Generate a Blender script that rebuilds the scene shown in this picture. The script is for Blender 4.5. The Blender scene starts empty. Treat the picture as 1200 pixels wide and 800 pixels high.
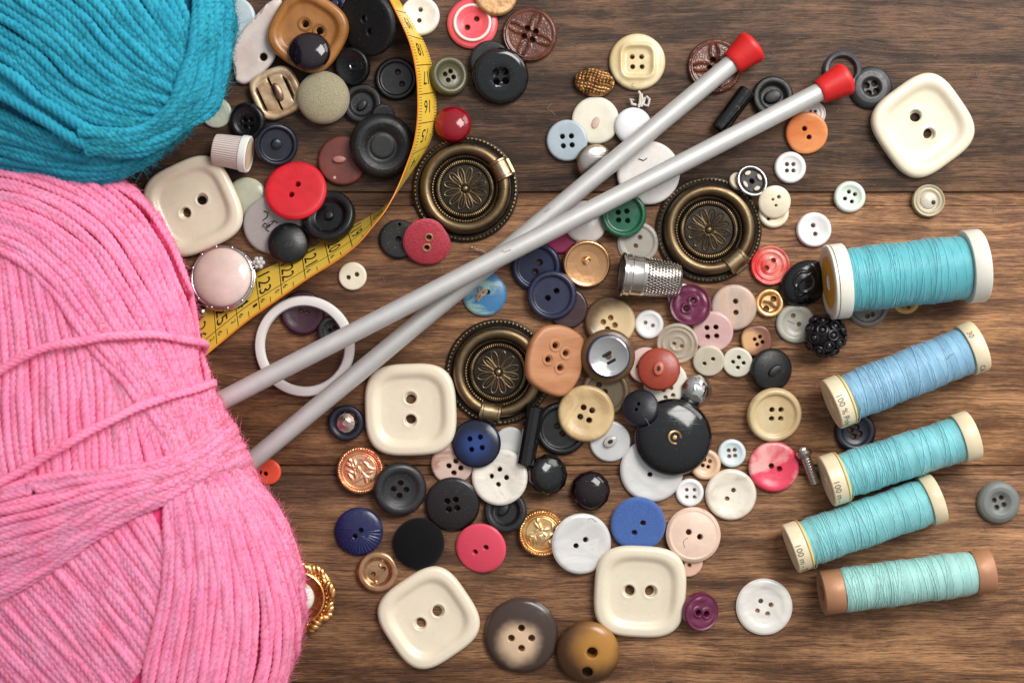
WORLD_STR = .66
KEY_LOC = (11.0, 12.0, 22.0); KEY_SX, KEY_SY, KEY_W = 13.0, 12.0, 6500
LOW_LOC = (18.0, 15.0, 9.0); LOW_S = 13.0; LOW_W = 2500
import bpy, bmesh, math, random
import numpy as np
from mathutils import Vector, Matrix, Quaternion
from mathutils.geometry import delaunay_2d_cdt
random.seed(7); rng = np.random.default_rng(7)
PI = math.pi
SC = bpy.context.scene
COL = SC.collection
CAMH = 1800.0            # camera height over the table, in table units (a hundred of them make one Blender unit)
U = 0.01

# ------------------------------------------------------------------ helpers
def lift_xy(px, py, z=0.0):
    """table position (table units, x right, y up) of what is measured at px,py and stands z high"""
    k = (CAMH - z) / CAMH
    return (px - 600.0) * k, (400.0 - py) * k
def pos(px, py, z=0.0):
    x, y = lift_xy(px, py, z)
    return Vector((x * U, y * U, z * U))

def srgb(r, g, b):
    f = lambda c: (c / 12.92) if c <= 0.04045 else ((c + 0.055) / 1.055) ** 2.4
    return (f(r / 255.0), f(g / 255.0), f(b / 255.0), 1.0)

def smoothstep(a, b, x):
    t = np.clip((x - a) / (b - a), 0, 1)
    return t * t * (3 - 2 * t)

class MB:
    """collects geometry in table units and links it as one mesh object"""
    def __init__(s):
        s.v = []; s.f = []; s.m = []
    def add(s, verts, faces, mi=0, M=None):
        o = len(s.v)
        if M is not None:
            verts = [tuple(M @ Vector(v)) for v in verts]
        s.v.extend(tuple(map(float, v)) for v in verts)
        s.f.extend([tuple(i + o for i in f) for f in faces]); s.m.extend([mi] * len(faces))
        return s
    def lathe(s, prof, seg=48, mi=0, M=None):
        vs = []; fs = []; rings = []
        for r, z in prof:
            if abs(r) < 1e-6:
                rings.append([len(vs)]); vs.append((0, 0, z))
            else:
                rings.append(list(range(len(vs), len(vs) + seg)))
                vs += [(r * math.cos(2 * PI * i / seg), r * math.sin(2 * PI * i / seg), z) for i in range(seg)]
        for a, b in zip(rings[:-1], rings[1:]):
            for i in range(seg):
                j = (i + 1) % seg
                if len(a) == 1 and len(b) == 1: continue
                if len(a) == 1: fs.append((a[0], b[i], b[j]))
                elif len(b) == 1: fs.append((a[i], b[0], a[j]))
                else: fs.append((a[i], b[i], b[j], a[j]))
        return s.add(vs, fs, mi, M)
    def tube(s, pts, rad, seg=8, closed=False, mi=0, M=None):
        P = [Vector(p) for p in pts]; n = len(P)
        R = rad if hasattr(rad, '__len__') else [rad] * n
        T = []
        for i in range(n):
            a = P[(i - 1) % n] if (closed or i > 0) else P[i]
            b = P[(i + 1) % n] if (closed or i < n - 1) else P[i]
            t = (b - a); T.append(t.normalized() if t.length > 1e-9 else Vector((0, 0, 1)))
        ref = Vector((0, 0, 1)) if abs(T[0].z) < 0.9 else Vector((1, 0, 0))
        nn = (ref - T[0] * ref.dot(T[0])).normalized()
        vs = []; fs = []
        for i in range(n):
            nn = nn - T[i] * nn.dot(T[i])
            nn = nn.normalized() if nn.length > 1e-6 else T[i].orthogonal().normalized()
            bb = T[i].cross(nn)
            for k in range(seg):
                a = 2 * PI * k / seg
                vs.append(tuple(P[i] + (nn * math.cos(a) + bb * math.sin(a)) * R[i]))
        for i in range(n if closed else n - 1):
            j = (i + 1) % n
            for k in range(seg):
                l = (k + 1) % seg
                fs.append((i * seg + k, i * seg + l, j * seg + l, j * seg + k))
        if not closed:
            fs.append(tuple(range(seg))[::-1]); fs.append(tuple((n - 1) * seg + k for k in range(seg)))
        return s.add(vs, fs, mi, M)
    def beaded(s, R, r, n, z=0, per=6, sub=8, lo=.35, radial=1.0):
        """a ring pinched into n beads, in one piece"""
        vs = []; fs = []; seg = n * per
        for i in range(seg):
            a = 2 * PI * i / seg; t = (i % per) / per * 2 - 1; q = r * max(lo, math.sqrt(max(0, 1 - t * t)))
            for k in range(sub):
                b = 2 * PI * k / sub; w = R + q * radial * math.cos(b); vs.append((w * math.cos(a), w * math.sin(a), z + q * math.sin(b)))
        for i in range(seg):
            for k in range(sub):
                i2 = (i + 1) % seg; k2 = (k + 1) % sub; fs.append((i * sub + k, i2 * sub + k, i2 * sub + k2, i * sub + k2))
        return s.add(vs, fs)
    def torus(s, R, r, seg=64, sub=12, z=0, flat=1.0, mi=0, M=None):
        vs = []; fs = []
        for i in range(seg):
            a = 2 * PI * i / seg
            for k in range(sub):
                b = 2 * PI * k / sub
                q = R + r * math.cos(b)
                vs.append((q * math.cos(a), q * math.sin(a), z + r * flat * math.sin(b)))
        for i in range(seg):
            for k in range(sub):
                i2 = (i + 1) % seg; k2 = (k + 1) % sub
                fs.append((i * sub + k, i2 * sub + k, i2 * sub + k2, i * sub + k2))
        return s.add(vs, fs, mi, M)
    def ball(s, c, r, seg=12, rings=7, sz=1.0, mi=0, M=None, sx=1.0, sy=1.0):
        prof = [(r * math.sin(PI * i / rings) if 0 < i < rings else 0.0, r * sz * math.cos(PI * i / rings)) for i in range(rings + 1)]
        T = Matrix.Translation(c) @ Matrix.Diagonal((sx, sy, 1, 1))
        return s.lathe(prof[::-1], seg, mi, (M @ T) if M is not None else T)
    def build(s, name, mats, parent=None, label=None, cat=None, group=None, sharp=40, smooth=True, kind=None):
        me = bpy.data.meshes.new(name)
        me.from_pydata([(v[0] * U, v[1] * U, v[2] * U) for v in s.v], [], s.f)
        if not isinstance(mats, (list, tuple)): mats = [mats]
        for m in mats: me.materials.append(m)
        me.polygons.foreach_set('material_index', s.m)
        bm = bmesh.new(); bm.from_mesh(me)
        bmesh.ops.recalc_face_normals(bm, faces=bm.faces); bm.to_mesh(me); bm.free()
        if smooth:
            me.polygons.foreach_set('use_smooth', [True] * len(me.polygons))
            if sharp: me.set_sharp_from_angle(angle=math.radians(sharp))
        me.update()
        o = bpy.data.objects.new(name, me); COL.objects.link(o)
        if parent is not None: o.parent = parent
        return tag(o, label, cat, group, kind)

def tag(o, label=None, cat=None, group=None, kind=None):
    if label: o['label'] = label
    if cat: o['category'] = cat
    if group: o['group'] = group
    if kind: o['kind'] = kind
    return o
def empty(name, label, cat, group=None, M=None):
    o = bpy.data.objects.new(name, None); COL.objects.link(o); o.empty_display_size = 0.1
    if M is not None: o.matrix_world = M
    return tag(o, label, cat, group)
def big_mesh(name, V, F, mat, parent=None):
    """quads from numpy arrays"""
    me = bpy.data.meshes.new(name)
    me.vertices.add(len(V)); me.vertices.foreach_set('co', (V * U).astype(np.float32).ravel())
    me.loops.add(F.size); me.loops.foreach_set('vertex_index', F.astype(np.int32).ravel())
    me.polygons.add(len(F)); k = F.shape[1]
    me.polygons.foreach_set('loop_start', np.arange(len(F), dtype=np.int32) * k)
    me.polygons.foreach_set('use_smooth', np.ones(len(F), dtype=bool))
    me.update(calc_edges=True); me.validate()
    me.materials.append(mat)
    o = bpy.data.objects.new(name, me); COL.objects.link(o)
    if parent is not None: o.parent = parent
    return o
def glyphs(txt, size=10.0):
    """flat outline of a text in table units, centred on its own box"""
    cu = bpy.data.curves.new('t', 'FONT'); cu.body = txt; cu.size = size; cu.align_x = 'CENTER'; cu.align_y = 'CENTER'; cu.resolution_u = 3
    ob = bpy.data.objects.new('t', cu)
    me = bpy.data.meshes.new_from_object(ob)
    v = [tuple(p.co) for p in me.vertices]; f = [tuple(p.vertices) for p in me.polygons]
    bpy.data.objects.remove(ob); bpy.data.curves.remove(cu); bpy.data.meshes.remove(me)
    return v, f

# ------------------------------------------------------------------ materials
class NT:
    def __init__(s, name):
        s.m = bpy.data.materials.new(name); s.m.use_nodes = True
        s.t = s.m.node_tree; s.n = s.t.nodes; s.n.clear()
        s.out = s.n.new('ShaderNodeOutputMaterial'); s.b = s.n.new('ShaderNodeBsdfPrincipled')
        s.t.links.new(s.b.outputs[0], s.out.inputs[0])
    def new(s, typ, **kw):
        x = s.n.new(typ)
        for k, v in kw.items():
            if k.startswith('i_'): x.inputs[k[2:].replace('_', ' ')].default_value = v
            else: setattr(x, k, v)
        return x
    def link(s, a, b): s.t.links.new(a, b)
    def coords(s, scale=(1, 1, 1), rand=True):
        tc = s.new('ShaderNodeTexCoord'); mp = s.new('ShaderNodeMapping')
        mp.inputs['Scale'].default_value = scale
        s.link(tc.outputs['Object'], mp.inputs['Vector'])
        if rand:
            oi = s.new('ShaderNodeObjectInfo'); mu = s.new('ShaderNodeMath', operation='MULTIPLY'); mu.inputs[1].default_value = 37.0
            s.link(oi.outputs['Random'], mu.inputs[0]); s.link(mu.outputs[0], mp.inputs['Location'])
        return mp.outputs[0]
    def noise(s, vec, scale, detail=3, rough=.55, dist=0.0):
        x = s.new('ShaderNodeTexNoise'); x.inputs['Scale'].default_value = scale; x.inputs['Detail'].default_value = detail
        x.inputs['Roughness'].default_value = rough; x.inputs['Distortion'].default_value = dist
        s.link(vec, x.inputs['Vector']); return x.outputs['Fac']
    def ramp(s, fac, stops, interp='LINEAR'):
        x = s.new('ShaderNodeValToRGB'); cr = x.color_ramp; cr.interpolation = interp
        while len(cr.elements) < len(stops): cr.elements.new(.5)
        for e, (p, c) in zip(cr.elements, stops):
            e.position = p; e.color = c if hasattr(c, '__len__') else (c, c, c, 1)
        s.link(fac, x.inputs[0]); return x.outputs[0]
    def mix(s, a, b, fac, mode='MIX'):
        x = s.new('ShaderNodeMix', data_type='RGBA', blend_type=mode)
        for k, v in ((6, a), (7, b), (0, fac)):
            if hasattr(v, 'is_linked') or hasattr(v, 'links'): s.link(v, x.inputs[k])
            else: x.inputs[k].default_value = v
        return x.outputs[2]
    def bump(s, h, strength, dist=0.01, prev=None):
        x = s.new('ShaderNodeBump'); x.inputs['Strength'].default_value = strength; x.inputs['Distance'].default_value = dist
        s.link(h, x.inputs['Height'])
        if prev is not None: s.link(prev, x.inputs['Normal'])
        return x.outputs[0]
    def math(s, op, a, b=None):
        x = s.new('ShaderNodeMath', operation=op)
        for k, v in ((0, a), (1, b)):
            if v is None: continue
            if hasattr(v, 'links'): s.link(v, x.inputs[k])
            else: x.inputs[k].default_value = v
        return x.outputs[0]

def mat(name, c, rough=.35, metal=0., spec=.5, coat=0., sheen=0., trans=0., sss=0., c2=None, c2s=3., c2r=(.4, .65), stretch=(1, 1, 1),
        bump=.05, bs=40., var=.10, rv=.10, aniso=0., dist=.6, dust=0., alpha=1.):
    k = NT(name); b = k.b
    c = srgb(*c); vec = k.coords(stretch)
    n1 = k.noise(vec, 6, 3)
    lo = tuple(x * (1 - var) for x in c[:3]) + (1,); hi = tuple(min(1, x * (1 + var * .6)) for x in c[:3]) + (1,)
    col = k.ramp(n1, [(.3, lo), (.7, hi)])
    if c2 is not None:
        n2 = k.noise(vec, c2s, 4, .6, dist)
        col = k.mix(col, srgb(*c2), k.ramp(n2, [(c2r[0], 0.), (c2r[1], 1.)]))
    dv = dust or (.16 if metal < .3 and trans == 0 else 0)
    if dv:
        n4 = k.noise(vec, 55, 2, .5)
        col = k.mix(col, srgb(190, 185, 175) if sum(c[:3]) < 1.2 else srgb(120, 100, 80), k.ramp(n4, [(.66, 0.), (.78, dv)]))
    k.link(col, b.inputs['Base Color'])
    n3 = k.noise(vec, 14, 4, .7)
    rr = k.ramp(n3, [(.3, max(.02, rough - rv)), (.72, min(1, rough + rv))])
    sm = k.new('ShaderNodeMapping'); sm.inputs['Scale'].default_value = (3, 90, 3); sm.inputs['Rotation'].default_value = (0, 0, (len(name) * 1.7) % 3.1); k.link(vec, sm.inputs['Vector'])
    rr = k.math('ADD', rr, k.ramp(k.noise(sm.outputs[0], 1., 2, .5), [(.62, 0.), (.72, .22)]))
    k.link(rr, b.inputs['Roughness'])
    b.inputs['Metallic'].default_value = metal; b.inputs['Specular IOR Level'].default_value = spec
    b.inputs['Coat Weight'].default_value = coat; b.inputs['Coat Roughness'].default_value = .08
    b.inputs['Sheen Weight'].default_value = sheen; b.inputs['Sheen Roughness'].default_value = .4
    b.inputs['Transmission Weight'].default_value = trans
    b.inputs['Anisotropic'].default_value = aniso; b.inputs['Alpha'].default_value = alpha
    if sss:
        b.inputs['Subsurface Weight'].default_value = sss; b.inputs['Subsurface Radius'].default_value = (.06, .04, .03); b.inputs['Subsurface Scale'].default_value = 1.
    if bump: k.link(k.bump(k.noise(vec, bs, 4, .6), bump, .01), b.inputs['Normal'])
    return k.m

def mat_two(name, ca, cb, r0, r1, offx=0., offy=0., rough=.2, spec=.5, trans=0., extra=None):
    """horn-like plastic whose pigment changes from a pale heart to a dark border (a property of the piece itself)"""
    k = NT(name); b = k.b; vec = k.coords(rand=False)
    mp = k.new('ShaderNodeMapping'); mp.inputs['Location'].default_value = (offx * U, offy * U, 0); mp.inputs['Scale'].default_value = (1, 1, 0)
    k.link(vec, mp.inputs['Vector'])
    ln = k.new('ShaderNodeVectorMath', operation='LENGTH'); k.link(mp.outputs[0], ln.inputs[0])
    nz = k.noise(vec, 5, 3); d = k.math('ADD', ln.outputs['Value'], k.math('MULTIPLY', k.math('SUBTRACT', nz, .5), .12))
    t = k.math('DIVIDE', k.math('SUBTRACT', d, r0 * U), (r1 - r0) * U)
    stops = [(0., srgb(*ca)), (1., srgb(*cb))] if extra is None else [(0., srgb(*ca)), (.5, srgb(*extra)), (1., srgb(*cb))]
    k.link(k.ramp(t, stops, 'EASE'), b.inputs['Base Color'])
    k.link(k.ramp(k.noise(vec, 14, 4), [(.3, rough * .7), (.7, rough * 1.4)]), b.inputs['Roughness'])
    b.inputs['Specular IOR Level'].default_value = spec; b.inputs['Transmission Weight'].default_value = trans
    return k.m

def mat_pearl(name, c, c2, rough=.22, s=2.2):
    k = NT(name); b = k.b; vec = k.coords((1, 1.8, 1))
    n = k.noise(vec, s, 4, .55, 1.5)
    col = k.ramp(n, [(.32, srgb(*c2)), (.5, srgb(*c)), (.62, srgb(*[min(255, x + 8) for x in c])), (.74, srgb(*c2))])
    k.link(col, b.inputs['Base Color']); b.inputs['Roughness'].default_value = rough
    b.inputs['Coat Weight'].default_value = .4; b.inputs['Coat Roughness'].default_value = .1
    b.inputs['Sheen Weight'].default_value = .1
    b.inputs['Thin Film Thickness'].default_value = 350.; b.inputs['Thin Film IOR'].default_value = 1.4
    k.link(k.bump(k.noise(vec, 25, 3), .03, .01), b.inputs['Normal'])
    return k.m

def mat_fibre(name, c, c2=None, scale=(60, 60, 60), rough=.85, bump=.5, sheen=.6, bd=.012, var=.35):
    k = NT(name); b = k.b; vec = k.coords()
    mp = k.new('ShaderNodeMapping'); mp.inputs['Scale'].default_value = scale; k.link(vec, mp.inputs['Vector'])
    n = k.noise(mp.outputs[0], 1., 4, .65)
    c = srgb(*c); d = srgb(*c2) if c2 else tuple(x * (1 - var) for x in c[:3]) + (1,)
    k.link(k.ramp(n, [(.34, d), (.62, c)]), b.inputs['Base Color'])
    b.inputs['Roughness'].default_value = rough; b.inputs['Specular IOR Level'].default_value = .2
    b.inputs['Sheen Weight'].default_value = sheen; b.inputs['Sheen Roughness'].default_value = .5
    k.link(k.bump(n, bump, bd), b.inputs['Normal'])
    return k.m

# ------------------------------------------------------------------ what lies where: the stack of things already on the table
CELL = 3.0; X0, Y0 = -720.0, -520.0; NX, NY = 480, 347
HM = np.zeros((NY, NX))
GX, GY = np.meshgrid(X0 + CELL * np.arange(NX), Y0 + CELL * np.arange(NY))
def rest(x, y, R, rin=0.0, shape=None):
    """lowest stable pose of a flat piece laid on what is already there: height at its centre and slopes"""
    dx = GX - x; dy = GY - y; d = np.hypot(dx, dy)
    ok = (d <= R) & (d >= rin) if shape is None else shape(dx, dy)
    h = HM[ok]; px = dx[ok]; py = dy[ok]
    if h.max() < .5: return 0.0, 0.0, 0.0
    bb, cc, best = 0., 0., None; step = .08
    for it in range(5):
        g = np.linspace(-6, 6, 13) * step
        B, C = np.meshgrid(bb + g, cc + g); B = B.ravel(); C = C.ravel()
        val = (h[None] - B[:, None] * px[None] - C[:, None] * py[None]).max(1)
        i = int(np.argmin(val + 2.0 * np.hypot(B, C))); bb, cc, best = B[i], C[i], val[i]; step *= .28
    return float(best), float(bb), float(cc)
def stamp(x, y, mask_fn, top_fn):
    dx = GX - x; dy = GY - y; m = mask_fn(dx, dy)
    HM[m] = np.maximum(HM[m], top_fn(dx[m], dy[m]))
def pose(x, y, z, b, c):
    n = Vector((-b, -c, 1)).normalized()
    return Matrix.Translation((x * U, y * U, z * U)) @ Vector((0, 0, 1)).rotation_difference(n).to_matrix().to_4x4()

# ------------------------------------------------------------------ the button: outline, profile, drilled holes, relief
def profile_fn(prof, soft=.018):
    us = np.linspace(0, 1.0, 240); z = np.interp(us, [p[0] for p in prof], [p[1] for p in prof])
    if soft:
        w = int(max(1, soft * 240)); ker = np.exp(-.5 * (np.arange(-3 * w, 3 * w + 1) / w) ** 2); ker /= ker.sum()
        zp = np.concatenate([z[1:3 * w + 1][::-1], z, 2 * z[-1] - z[-3 * w - 1:-1][::-1]]); z = np.convolve(zp, ker, 'valid')
    return lambda u: np.interp(u, us, z)
def h2(x1, y1, x2, y2, r): return [(x1, y1, r), (x2, y2, r)]
def h4(d, ang, r, cx=0, cy=0):
    return [(cx + d * math.cos(math.radians(ang + 90 * k)), cy + d * math.sin(math.radians(ang + 90 * k)), r) for k in range(4)]
def poly_rho(pts):
    P = [(float(a), float(b)) for a, b in pts]
    for _ in range(2):
        Q = []
        for i in range(len(P)):
            a = P[i]; b = P[(i + 1) % len(P)]
            Q += [(a[0] * .8 + b[0] * .2, a[1] * .8 + b[1] * .2), (a[0] * .2 + b[0] * .8, a[1] * .2 + b[1] * .8)]
        P = Q
    an = np.array([math.atan2(q[1], q[0]) for q in P]); rr = np.array([math.hypot(*q) for q in P]); o = np.argsort(an)
    an, rr = an[o], rr[o]
    an = np.concatenate([an - 2 * PI, an, an + 2 * PI]); rr = np.concatenate([rr] * 3)
    return lambda t: np.interp((t + PI) % (2 * PI) - PI, an, rr)
def square_rho(h, n, rot):
    a = math.radians(rot)
    return lambda t: h / (np.abs(np.cos(t - a)) ** n + np.abs(np.sin(t - a)) ** n) ** (1.0 / n)
def disc(mb, rho, prof, holes=(), relief=None, rings=18, seg=60, foot=.93, soft=.018, edge=.25, lip=0., mi=0, under=1.6, countersink=.8):
    """mb gets a solid piece: top surface over outline rho(theta), through holes, rounded edge, flat foot"""
    pf = profile_fn(prof, soft)
    us = np.unique(np.concatenate([np.linspace(0, 1, rings), [p[0] for p in prof]]))
    us = us[us > .02]
    pts = [(0.0, 0.0)]
    ths = np.arange(seg) * 2 * PI / seg
    rr = np.asarray(rho(ths), dtype=float)
    loops = []
    for hh in holes:
        if len(hh) == 3 and not hasattr(hh[0], '__len__'):
            x, y, r = hh; n = 14 if r < 6 else 22
            loops.append(([(x + r * math.cos(2 * PI * i / n), y + r * math.sin(2 * PI * i / n)) for i in range(n)],
                          [(x + (r + max(.7, r * .22)) * math.cos(2 * PI * (i + .5) / n), y + (r + max(.7, r * .22)) * math.sin(2 * PI * (i + .5) / n)) for i in range(n)]))
        else:
            loops.append((list(hh), []))
    def near_hole(x, y):
        for hh in holes:
            if len(hh) == 3 and not hasattr(hh[0], '__len__'):
                if math.hypot(x - hh[0], y - hh[1]) < hh[2] * 1.45 + .5: return True
            else:
                cx = sum(p[0] for p in hh) / len(hh); cy = sum(p[1] for p in hh) / len(hh)
                if min(math.hypot(x - p[0], y - p[1]) for p in hh) < 1.0: return True
                if inside(x, y, hh): return True
        return False
    def inside(x, y, P):
        c = False; j = len(P) - 1
        for i in range(len(P)):
            if (P[i][1] > y) != (P[j][1] > y) and x < (P[j][0] - P[i][0]) * (y - P[i][1]) / (P[j][1] - P[i][1]) + P[i][0]: c = not c
            j = i
        return c
    pts = [p for p in pts if not near_hole(*p)]
    for u in us[:-1]:
        step = 1 if u > .45 else (2 if u > .2 else 4)
        for i in range(0, seg, step):
            x, y = u * rr[i] * math.cos(ths[i]), u * rr[i] * math.sin(ths[i])
            if not near_hole(x, y): pts.append((x, y))
    edges = []
    o0 = len(pts)
    pts += [(rr[i] * math.cos(ths[i]), rr[i] * math.sin(ths[i])) for i in range(seg)]
    edges += [(o0 + i, o0 + (i + 1) % seg) for i in range(seg)]
    hl = []
    for L, ex in loops:
        a = len(pts); pts += L; edges += [(a + i, a + (i + 1) % len(L)) for i in range(len(L))]
        hl.append((a, len(L), [tuple(p) for p in L])); pts += ex
    res = delaunay_2d_cdt([Vector(p) for p in pts], edges, [], 0, 1e-4, True)
    vv, _, ff, ov = res[0], res[1], res[2], res[3]
    new_of = {}
    for i, o in enumerate(ov):
        for q in o: new_of[q] = i
    V = np.array([(p[0], p[1]) for p in vv])
    th = np.arctan2(V[:, 1], V[:, 0]); R = np.hypot(V[:, 0], V[:, 1]); u = np.clip(R / np.asarray(rho(th), float), 0, 1)
    z = pf(u)
    if relief is not None: z = z + relief(V[:, 0], V[:, 1], u, th)
    if lip:
        for hh in holes:
            if not hasattr(hh[0], '__len__'):
                d = np.hypot(V[:, 0] - hh[0], V[:, 1] - hh[1]) - hh[2]
                z = z + lip * np.exp(-((d - 1.6) / 1.6) ** 2)
    hidx = []
    for a, n, L in hl:
        ids = [new_of[a + i] for i in range(n)]; hidx.append(ids)
        z[ids] -= countersink
    keep = []
    for f in ff:
        cx = sum(V[i, 0] for i in f) / len(f); cy = sum(V[i, 1] for i in f) / len(f)
        if any(inside(cx, cy, L) for _, _, L in hl): continue
        keep.append(tuple(f))
    n = len(V)
    vs = [(V[i, 0], V[i, 1], z[i]) for i in range(n)]
    fs = list(keep)
    # foot: the same outline pulled in, at the table
    vs += [(V[i, 0] * foot, V[i, 1] * foot, 0.0) for i in range(n)]
    fs += [tuple(i + n for i in f[::-1]) for f in keep]
    out = [new_of[o0 + i] for i in range(seg)]
    ze = float(np.mean(z[out])); m0 = len(vs)
    for i in out: vs.append((V[i, 0], V[i, 1], z[i] * edge))
    for i in range(seg):
        j = (i + 1) % seg
        fs.append((out[i], m0 + i, m0 + j, out[j])); fs.append((m0 + i, out[i] + n, out[j] + n, m0 + j))
    for ids in hidx:
        # walls of the drilled hole keep to the top loop's own place
        b0 = len(vs)
        for i in ids: vs.append((V[i, 0], V[i, 1], min(under, z[i] * .5)))
        k = len(ids)
        for i in range(k):
            j = (i + 1) % k
            fs.append((ids[i], ids[j], b0 + j, b0 + i)); fs.append((b0 + i, b0 + j, ids[j] + n, ids[i] + n))
    mb.add(vs, fs, mi)
    return pf

PROF = dict(
    flat=[(0, 1), (.86, 1), (.96, .92), (1, .6)],
    disc=[(0, .95), (.7, 1), (.9, .97), (.97, .85), (1, .55)],
    dish=[(0, .52), (.42, .55), (.6, .7), (.72, .96), (.82, 1), (.93, .9), (1, .55)],
    bowl=[(0, .5), (.3, .56), (.55, .72), (.78, .95), (.88, 1), (.95, .9), (1, .55)],
    rim=[(0, .62), (.74, .62), (.79, .95), (.84, 1), (.93, .97), (1, .6)],
    well=[(0, .6), (.36, .6), (.43, .92), (.5, 1), (.75, .95), (.92, .75), (1, .45)],
    step=[(0, .7), (.5, .72), (.54, .95), (.6, 1), (.68, 1), (.71, .74), (.9, .7), (.96, .6), (1, .4)],
    dome=[(u, .28 + .72 * math.sqrt(max(0, 1 - u * u * .995))) for u in np.linspace(0, 1, 24)],
    low=[(u, .4 + .6 * math.sqrt(max(0, 1 - u * u * .99))) for u in np.linspace(0, 1, 24)],
    lens=[(u, .55 + .45 * (1 - u ** 2.4)) for u in np.linspace(0, .93, 14)] + [(1, .4)],
    conc=[(0, .55), (.28, .55), (.33, .75), (.4, .75), (.44, .6), (.62, .62), (.67, .85), (.75, .85), (.79, .7), (.86, .72), (.9, 1), (.96, 1), (1, .7)],
    cup=[(0, .45), (.55, .45), (.66, .8), (.72, .98), (.8, 1), (.92, 1), (1, .75)],
)
def scaled(prof, T): return [(u, z * T) for u, z in (PROF[prof] if isinstance(prof, str) else prof)]

PIECES = {}
def button(px, py, R, T, prof, m, label, name='button', cat='button', holes=(), group='loose buttons', rho=None, relief=None, mats=None,
           z=None, tilt=None, parts=None, flat=False, key=None, **kw):
    """a button lying at px,py (its centre in the photograph), holes given as offsets (right, down) from that centre"""
    P = scaled(prof, T)
    hs = []
    for h in holes:
        if hasattr(h[0], '__len__'): hs.append([(a, -b) for a, b in h])
        else: hs.append((h[0], -h[1], h[2]))
    rh = rho or (lambda t: R + 0 * np.asarray(t))
    mb = MB(); pf = disc(mb, rh, P, hs, relief, **kw)
    x, y = lift_xy(px, py, T)
    msk = lambda s: (lambda dx, dy: np.hypot(dx, dy) <= s * np.asarray(rh(np.arctan2(dy, dx))))
    if z is None:
        zz, b, c = rest(x, y, R, shape=msk(.95))
        x, y = lift_xy(px, py, zz + T)
        zz, b, c = rest(x, y, R, shape=msk(.95))
        if flat: b = c = 0
    else:
        zz, (b, c) = z, (tilt or (0., 0.)); x, y = lift_xy(px, py, zz + T)
    def top(dx, dy):
        uu = np.clip(np.hypot(dx, dy) / np.asarray(rh(np.arctan2(dy, dx))), 0, 1)
        return zz + b * dx + c * dy + pf(uu) * 1.02
    stamp(x, y, msk(1.0), top)
    M = pose(x, y, zz, b, c)
    if parts is None:
        o = mb.build(name, m, None, label, cat, group); o.matrix_world = M; return o
    root = empty(name, label, cat, group, M)
    mb.build('disc', m, root)
    parts(root)
    return root
# ------------------------------------------------------------------ camera, lamps, table
cam = bpy.data.cameras.new('camera'); camo = bpy.data.objects.new('camera', cam); COL.objects.link(camo)
camo.location = (0, 0, CAMH * U); cam.sensor_width = 36; cam.lens = 54.0; cam.clip_end = 200; cam.clip_start = .1
cam.dof.use_dof = True; cam.dof.focus_distance = CAMH * U - .12; cam.dof.aperture_fstop = 0.42
SC.camera = camo
w = bpy.data.worlds.new('World'); SC.world = w; w.use_nodes = True
wt = w.node_tree; bg = wt.nodes['Background']; bg.inputs[1].default_value = WORLD_STR
tc = wt.nodes.new('ShaderNodeTexCoord'); dt = wt.nodes.new('ShaderNodeVectorMath'); dt.operation = 'DOT_PRODUCT'; dt.inputs[1].default_value = (.42, .42, .8)
rp = wt.nodes.new('ShaderNodeValToRGB'); wt.links.new(tc.outputs['Generated'], dt.inputs[0]); wt.links.new(dt.outputs['Value'], rp.inputs[0]); wt.links.new(rp.outputs[0], bg.inputs[0])
rp.color_ramp.elements[0].position = .05; rp.color_ramp.elements[0].color = (.27, .245, .235, 1); rp.color_ramp.elements[1].position = .95; rp.color_ramp.elements[1].color = (1.1, 1.15, 1.2, 1)
def area(name, loc, target, sx, sy, power, col):
    l = bpy.data.lights.new(name, 'AREA'); l.shape = 'RECTANGLE'; l.size = sx; l.size_y = sy; l.energy = power; l.color = col
    o = bpy.data.objects.new(name, l); COL.objects.link(o); o.location = loc
    o.rotation_euler = (Vector(target) - Vector(loc)).to_track_quat('-Z', 'Y').to_euler(); return o
area('window_lamp', KEY_LOC, (0.8, 0, 0), KEY_SX, KEY_SY, KEY_W, (1, .97, .93))
area('low_window_lamp', LOW_LOC, (0, 0, 0), LOW_S, LOW_S, LOW_W, (1, .98, .95))
SC.view_settings.view_transform = 'Standard'; SC.view_settings.look = 'None'; SC.view_settings.exposure = 0; SC.view_settings.gamma = 1
SC.render.engine = 'CYCLES'; SC.cycles.use_denoising = True
SC.cycles.max_bounces = 10; SC.cycles.transparent_max_bounces = 12; SC.cycles.transmission_bounces = 8
SC.cycles.caustics_refractive = False; SC.cycles.caustics_reflective = False
SC.cycles.sample_clamp_indirect = 6

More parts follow.
